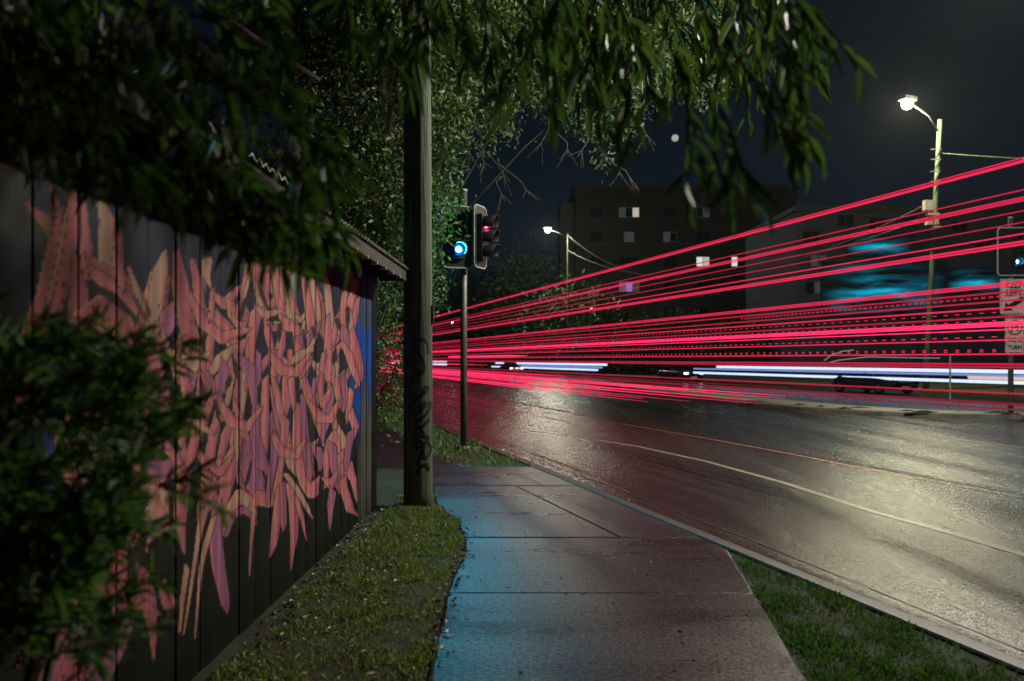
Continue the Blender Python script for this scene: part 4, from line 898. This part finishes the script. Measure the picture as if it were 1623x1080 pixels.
# upper left mass
for i in range(135):
    px = rnd.uniform(-60, 480); py = rnd.uniform(-90, 200+max(0, px)*.30)
    D = rnd.uniform(1.25, 2.3)
    if (P(px, py, D).x) < WA+WB*D+.10: D = min(D, 1262*1.55/max(1, (811-px))*.92)
    px_sprig(px, py, D, (rnd.uniform(-.2, .9), rnd.uniform(-.5, .5), rnd.uniform(-.8, .1)), rnd.uniform(.06, .11)*D, 9, .7, .5, .25)
for px, py, D in ((300, 300, 1.6), (350, 320, 1.6), (400, 320, 1.7), (250, 300, 1.5), (440, 250, 1.9), (420, 180, 1.8), (180, 260, 1.4), (330, 260, 1.6), (380, 280, 1.7), (100, 210, 1.4), (400, 340, 1.8), (300, 330, 1.6), (440, 290, 1.9), (460, 330, 1.9), (360, 360, 1.7), (150, 240, 1.5)):
    px_sprig(px, py, D, (.7, .1, -.35), .10*D, 11, .9, .4, .2)
# hanging sprays at upper middle and right
for px, py, D, dd, L, n in ((760, -40, 3.0, (.3, 0, -1), .35, 10), (860, 30, 2.9, (.1, 0, -1), .38, 11), (905, 60, 2.9, (.25, 0, -1), .36, 10), (820, 60, 3.1, (-.3, 0, -1), .3, 9), (985, 80, 2.9, (.1, .1, -1), .35, 12), (1010, 40, 3.0, (0, 0, -1), .32, 11),
        (1060, 60, 3.2, (.2, 0, -1), .42, 11), (1110, 100, 2.7, (.15, 0, -1), .45, 12), (1140, 170, 2.6, (.35, 0, -.9), .34, 12), (1090, 190, 2.7, (.05, 0, -1), .26, 11), (1150, 60, 2.9, (.5, 0, -.7), .42, 12), (1215, 110, 3.0, (.35, 0, -.8), .36, 12),
        (1240, 60, 3.1, (.3, 0, -.8), .42, 12), (1210, 170, 3.0, (.5, 0, -.6), .26, 11), (1180, 20, 3.0, (.6, 0, -.5), .4, 11), (1100, -20, 3.1, (.4, 0, -.8), .4, 10), (960, -30, 3.2, (.1, 0, -1), .34, 9), (1040, -30, 3.2, (.2, 0, -1), .4, 9), (880, -40, 3.1, (0, 0, -1), .3, 9), (1230, -20, 3.1, (.6, 0, -.6), .3, 8), (650, -60, 3.0, (.2, 0, -1), .3, 8), (660, -20, 3.0, (.4, .1, -1), .26, 8), (1130, 240, 2.6, (.3, 0, -1), .2, 9)):
    px_sprig(px, py, D*.66, dd, L*.66, n, .75, .4, .45)
for i in range(46):
    px_sprig(rnd.uniform(520, 1290), rnd.uniform(-110, 40), rnd.uniform(1.9, 4.0), (rnd.uniform(-.3, .6), 0, -rnd.uniform(.4, 1)), rnd.uniform(.2, .3), 8, .7, .4, .5)
for i in range(70):
    D = rnd.uniform(4.2, 6.2); px_sprig(rnd.uniform(880, 1190), rnd.uniform(-120, 95), D, (rnd.uniform(-.5, .5), rnd.uniform(-.3, .3), -rnd.uniform(.3, 1)), rnd.uniform(.3, .45), 10, .7, .4, .5)
tw.v = [tuple(Vector(v)-ofs) for v in tw.v]; tw.build('twigs', M['twig'], ot)['kind'] = 'stuff'
nA = len(outA); LsA = np.array([rnd.uniform(.030, .062)*min(max(D_, 1.3), 2.9) for D_ in LS]); WsA = LsA*np.array([rnd.uniform(.13, .21) for _ in range(nA)])
foliage_from(outA, LsA, WsA, M['leaf_near'], ot, lf, 300)
# (2) bushy shrub at the lower left, fine needle leaves
outB = []; tw = MB(); bx = tag(empty('needle_shrub', (-1.22, 1.75, 0)), 'blurred shrub with fine needle leaves at lower left against the wall', 'shrub'); ob = Vector(bx.location)
lfB = [leaf_mesh('needle_leaf', 1, 1, dr_, M['leaf_bush'], tt) for dr_, tt in ((.1, (1, 1, 1)), (.2, (.7, .8, .8)), (.05, (1.3, 1.4, 1.1)))]
for i in range(5):
    a = rnd.uniform(0, 6.28); MB().tube(rel([(-1.22, 1.75, -.05), (-1.22+.1*math.cos(a), 1.75+.1*math.sin(a), .5), (-1.2+.2*math.cos(a), 1.75+.25*math.sin(a), 1.15)], ob), [.022, .016, .007], 7).build('stem', M['bark'], bx, True)
for i in range(230):
    px, py = rnd.uniform(-60, 262), rnd.uniform(545, 1060)
    if px > 285-max(0, 640-py)*1.1-max(0, py-720)*.35: continue
    if py < 620 and px > 120 and rnd.random() < .5: continue
    D = rnd.uniform(1.45, 2.1); p = P(px, py, D)
    if p.x < WA+WB*D+.08: continue
    L = rnd.uniform(.10, .2); dd = Vector((rnd.uniform(-.3, .8), rnd.uniform(-.6, .5), rnd.uniform(-.1, 1))).normalized()
    sprig(p, dd, L, 26, .9, outB, tw, .1, .05)
tw.v = [tuple(Vector(v)-ob) for v in tw.v]; tw.build('twigs', M['twig'], bx)['kind'] = 'stuff'
nB = len(outB); LsB = np.array([rnd.uniform(.035, .075) for _ in range(nB)]); WsB = LsB*.075
foliage_from(outB, LsB, WsB, M['leaf_bush'], bx, lfB, 300)
# (3) dense trees behind the shed and the pole
def crown(name, base, label, blobs, nclus, nleaf, leafL, mat, trunk_r, limbs=6, group=None, hang=.0, clr=.28):
    base = Vector(base); t = tag(empty(name, base), label, 'tree', group)
    top = max(b[2]+b[5] for b in blobs); cz = sum(b[2] for b in blobs)/len(blobs); h = max(1.0, cz*.55)
    MB().tube([(0, 0, -.1), (.05, 0, h*.5), (0, .05, h)], [trunk_r, trunk_r*.8, trunk_r*.6], 10).build('trunk', M['bark'], t, True)
    vol = np.array([b[3]*b[4]*b[5] for b in blobs]); vol = vol/vol.sum(); C = []
    for b in blobs[:limbs]:
        q = Vector(b[:3])-base; MB().tube([(0, 0, h*.9), (Vector((0, 0, h))).lerp(q, .5)+Vector((rnd.uniform(-.2, .2), rnd.uniform(-.2, .2), .2)), q], [trunk_r*.5, trunk_r*.3, trunk_r*.08], 7).build('limb', M['bark'], t, True)
    ks = rng.choice(len(blobs), nclus, p=vol); B = np.array(blobs)
    v = rng.normal(size=(nclus, 3)); v /= np.linalg.norm(v, axis=1, keepdims=True); rr = rng.uniform(.35, 1.03, (nclus, 1))**.7
    cen = B[ks, :3]+v*rr*B[ks, 3:6]; outd = v
    n = nclus*nleaf; pos = np.repeat(cen, nleaf, 0)+rng.normal(size=(n, 3))*clr*.5; d = np.repeat(outd, nleaf, 0)*.6+rng.normal(size=(n, 3))*.7; d[:, 2] -= hang
    L = rng.uniform(.7, 1.25, n)*leafL; tone = np.repeat(rng.uniform(.6, 1.3, (nclus, 1)), nleaf, 0)
    V, Fq, c_ = small_leaves(pos-np.array(base), d, L, L*.42, .3); c_ = c_*np.repeat(tone, 4, 0)
    o = link('crown', np_mesh('crown', V, Fq, mat, {'tint': c_}), t); o['kind'] = 'stuff'; return t
def bl(px, py, D, rx_, ry_, rz2): p = P(px, py, D); return (p.x, p.y, p.z, rx_, ry_, rz2)
crown('broadleaf_tree', (-3.3, 12.6, 0), 'dense leafy tree rising behind the shed and timber pole',
      [bl(560, 150, 12.5, 1.2, 1.0, 1.5), bl(640, 60, 12.5, 1.3, 1.0, 1.3), bl(700, 140, 12.3, .55, .8, 1.0), bl(620, 290, 12.2, 1.1, .9, 1.1), bl(684, 260, 12.2, .38, .7, .9), bl(520, 320, 12.6, 1.2, .9, 1.1), bl(650, 400, 12, .45, .6, .8), bl(590, 420, 12.2, .9, .8, .8), bl(480, 60, 12.8, 1.3, 1, 1.5), bl(690, 350, 11.8, .16, .4, .5), bl(560, 0, 13, 1.6, 1, 1.2), bl(740, 30, 12.5, .8, .8, .8)],
      1500, 26, .10, M['leaf_tree'], .2, 9)
crown('broadleaf_tree', (-2.1, 17.5, 0), 'tree with bare twigs drooping at its right side, behind the signal post',
      [bl(800, 60, 17, 1.5, 1, 1.2), bl(900, 70, 17, 1.6, 1, 1.2), bl(1000, 90, 17, 1.3, 1, 1.1), bl(860, 130, 16.5, .9, .8, .7), bl(950, 170, 16.5, .8, .8, .7), bl(965, 225, 16.5, .3, .4, .5), bl(780, 150, 16.5, .7, .7, 1.0), bl(1080, 60, 17, 1.0, .8, 1.0), bl(1110, 130, 17, .5, .5, .5), bl(745, 210, 16.5, .5, .5, .6)],
      900, 22, .11, M['leaf_tree'], .05, 3, hang=.3)
crown('leafy_shrub', (-1.95, 10.6, 0), 'leafy shrub in the gap between shed corner and timber pole',
      [bl(618, 470, 10.8, .22, .4, .35), bl(622, 560, 10.6, .24, .35, .4), bl(612, 620, 10.4, .2, .3, .3), bl(622, 665, 10.3, .2, .3, .25), bl(645, 600, 10.8, .2, .3, .3), bl(688, 445, 11.6, .14, .3, .3), bl(686, 490, 11.4, .1, .2, .2), bl(580, 540, 11, .3, .3, .5)],
      150, 16, .075, M['leaf_tree'], .04, 5, clr=.16)
tw = MB()
tree2 = [o for o in bpy.data.objects if o.name == 'broadleaf_tree.001'][0]
for (x0, y0, x1, y1) in ((740, 215, 770, 270), (745, 220, 810, 290), (790, 260, 840, 310), (700, 130, 760, 110), (870, 190, 850, 240), (965, 250, 985, 280), (975, 262, 1000, 285), (880, 210, 900, 245), (760, 170, 745, 260), (930, 210, 915, 250), (1020, 195, 1028, 220), (795, 280, 800, 320)):
    a_ = P(x0, y0, 16.2); b_3 = P(x1, y1, 16.0); mid = a_.lerp(b_3, .5)+Vector((rnd.uniform(-.15, .15), 0, rnd.uniform(-.05, .15)))
    o_ = Vector(tree2.location); tw.tube([a_-o_, mid-o_, b_3-o_], [.015, .010, .004], 5)
    for q in range(3): e_ = b_3+Vector((rnd.uniform(-.25, .25), 0, rnd.uniform(-.3, .05))); tw.tube([mid.lerp(b_3, .6)-o_, e_-o_], [.006, .003], 4)
tw.build('bare_twigs', M['twig'], tree2)['kind'] = 'stuff'
# (4) trees and shrubs beyond the road
for i, (px, py, D, rx_, rz2, lab) in enumerate(((760, 500, 75, 5.5, 4.5, 'dark tree beyond the road just right of the signal post'), (835, 480, 82, 5, 6.5, 'tall dark tree beneath the distant street lamp'), (905, 520, 70, 4.5, 3.6, 'round tree right of the distant street lamp pole'), (965, 545, 60, 3.0, 1.9, 'low shrub beyond the median below the apartment windows'), (705, 520, 95, 7, 6, 'farthest dark tree between timber pole and signal post'), (860, 556, 58, 2.8, 1.6, 'low dark shrub left of the short white streaks'), (1060, 545, 86, 6, 3.2, 'shrubby tree at the foot of the apartment block'), (1200, 552, 84, 6, 3.0, 'dark tree low between the two buildings'), (630, 500, 110, 8, 9, 'big dark tree far behind the shed corner'))):
    k_ = {760: 150, 835: 122, 905: 106, 965: 94, 705: 185, 860: 124, 1060: 88, 1200: 84, 630: 255}[px]/D; D *= k_; rx_ *= k_; rz2 *= k_; p = P(px, py, D); crown('roadside_tree', (p.x, D, 0), lab, [(p.x, p.y, p.z, rx_, 2.5, rz2), (p.x-rx_*.5, p.y-1, p.z-rz2*.3, rx_*.6, 2, rz2*.7), (p.x+rx_*.5, p.y-.5, p.z-rz2*.35, rx_*.6, 2, rz2*.65), (p.x+rx_*.2, p.y, p.z+rz2*.4, rx_*.5, 1.8, rz2*.6)], 420, 12, .5*k_, M['leaf_far'], .22, 3, 'trees beyond the road', clr=1.3*k_)

# ------------------------------------------------------------------ grass and fallen leaves
def grass(name, test, box_, n, L, label, tint=(1, 1, 1)):
    x0, x1, y0, y1 = box_; X = rng.uniform(x0, x1, n); Y = y0+(y1-y0)*rng.uniform(0, 1, n)**1.0; k_ = test(X, Y); X, Y = X[k_], Y[k_]; n = len(X)
    patch = .5+.5*np.sin(X*5.3+1.7*np.sin(Y*3.1))*np.sin(Y*4.1+1.3*np.sin(X*6.7)); bald = np.sin(X*9.7+2*np.sin(Y*7.9+1))*np.sin(Y*8.3+2*np.sin(X*11.1)); keep = (rng.uniform(0, 1, n) < .35+.65*patch) & (rng.uniform(-.2, 1.0, n) > bald*1.1-.15); X, Y, patch = X[keep], Y[keep], patch[keep]; n = len(X)
    pos = np.stack([X, Y, np.full(n, -.02)], 1); d = rng.normal(size=(n, 3))*.75; d[:, 2] = np.abs(d[:, 2])*.6+.65
    l = rng.uniform(.5, 1.3, n)*L*(.6+.6*patch)*(1+.10*np.maximum(Y-6, 0)); V, Fq, c_ = small_leaves(pos, d, l, l*.13+.0015*(1+.12*Y), .4)
    dry = np.repeat((rng.uniform(0, 1, n) < .13), 4)[:, None]; c_ = np.where(dry, c_*np.array([1.5, 1.0, .8]), c_)*np.array(tint)
    return tag(link(name, np_mesh(name, V, Fq, M['grass'], {'tint': c_})), label, 'grass', kind='stuff')
leftv = np.vectorize(left)
grass('grass', lambda X, Y: (X > WA+WB*Y+.10+.10*np.abs(np.sin(Y*2.3))) & (X < leftv(np.clip(Y, -2.9, 11.8))+.03*np.sin(Y*9)-.02) & (np.hypot(X-pb.x, Y-pb.y) > .17), (-1.6, -.3, 2.2, 9.6), 95000, .045, 'short patchy grass between shed wall and footpath')
grass('grass', lambda X, Y: (X > -1.55+.147*Y) & (X > 1.49+(Y-4)*.128) & (X < 3.83+SL*Y), (1.0, 3.4, 2.4, 7.3), 70000, .05, 'dark green grass verge between footpath and kerb', (.42, .60, .45))
grass('grass', lambda X, Y: (X-SL*Y > 2.66-.0*Y) & (X-SL*Y < 3.84) & (Y > 11.95), (-6, .6, 11.9, 26), 30000, .055, 'grass verge around the foot of the slim signal post', (.75, 1.0, .8))
grass('grass', lambda X, Y: (X-SL*Y < .88) & (X > -3.4) & (Y > 8.9) & ((X < -1.45) | (Y > 12) | (X < leftv(np.clip(Y, -2.9, 11.8))-.03)), (-3.4, -.6, 8.9, 14), 16000, .05, 'rough grass behind the timber pole', (.9, .9, .8))
def litter(name, n, fn, label, sz=(.018, .055)):
    pos = np.array([fn() for _ in range(n)]); d = rng.normal(size=(n, 3)); d[:, 2] *= .25; L = rng.uniform(*sz, n)
    V, Fq, c_ = small_leaves(pos, d, L, L*.45, .6); return tag(link(name, np_mesh(name, V, Fq, M['litter'], {'tint': c_})), label, 'fallen leaves', kind='stuff')
def edge_leaf():
    D = rnd.uniform(2.5, 8.6); return (left(D)+abs(rnd.gauss(0, .07))-.05, D, .006)
litter('leaf_litter', 420, edge_leaf, 'small fallen leaves lining the left edge of the footpath')
litter('leaf_litter', 420, lambda: (rnd.uniform(-.4, 1.5), rnd.uniform(3, 12), .005), 'scattered bits of leaf on the footpath slabs', (.008, .03))
litter('leaf_litter', 420, lambda: (WA+WB*6+.05+abs(rnd.gauss(0, .12)), rnd.uniform(3, 8.8), -.005), 'bark chips and leaves along the foot of the shed wall', (.02, .05))
litter('leaf_litter', 240, lambda: (lambda D: (4.02+rnd.uniform(0, .25)+SL*D, D, -.112))(rnd.uniform(3, 14)), 'grit and leaf scraps lying in the gutter', (.008, .022))
litter('leaf_litter', 480, lambda: (rnd.uniform(-1.5, -.5), rnd.uniform(3, 8.6), .012), 'pale fallen leaves lying in the grass by the wall', (.02, .045))

# ------------------------------------------------------------------ thin haze, added for a faint halo round the lamps
hz = MB().box((0, 130, 13), (520, 330, 30)).build('haze', bpy.data.materials.new('lamp_halo_haze')); tag(hz, 'thin haze added to give the lamps a faint halo', kind='stuff')
hm = hz.data.materials[0]; hm.use_nodes = True; hn = hm.node_tree; hn.nodes.remove(hn.nodes['Principled BSDF'])
pv = hn.nodes.new('ShaderNodeVolumePrincipled'); pv.inputs['Color'].default_value = (.85, .93, .95, 1); pv.inputs['Density'].default_value = .00011; pv.inputs['Anisotropy'].default_value = .6
hn.links.new(pv.outputs[0], hn.nodes['Material Output'].inputs['Volume'])
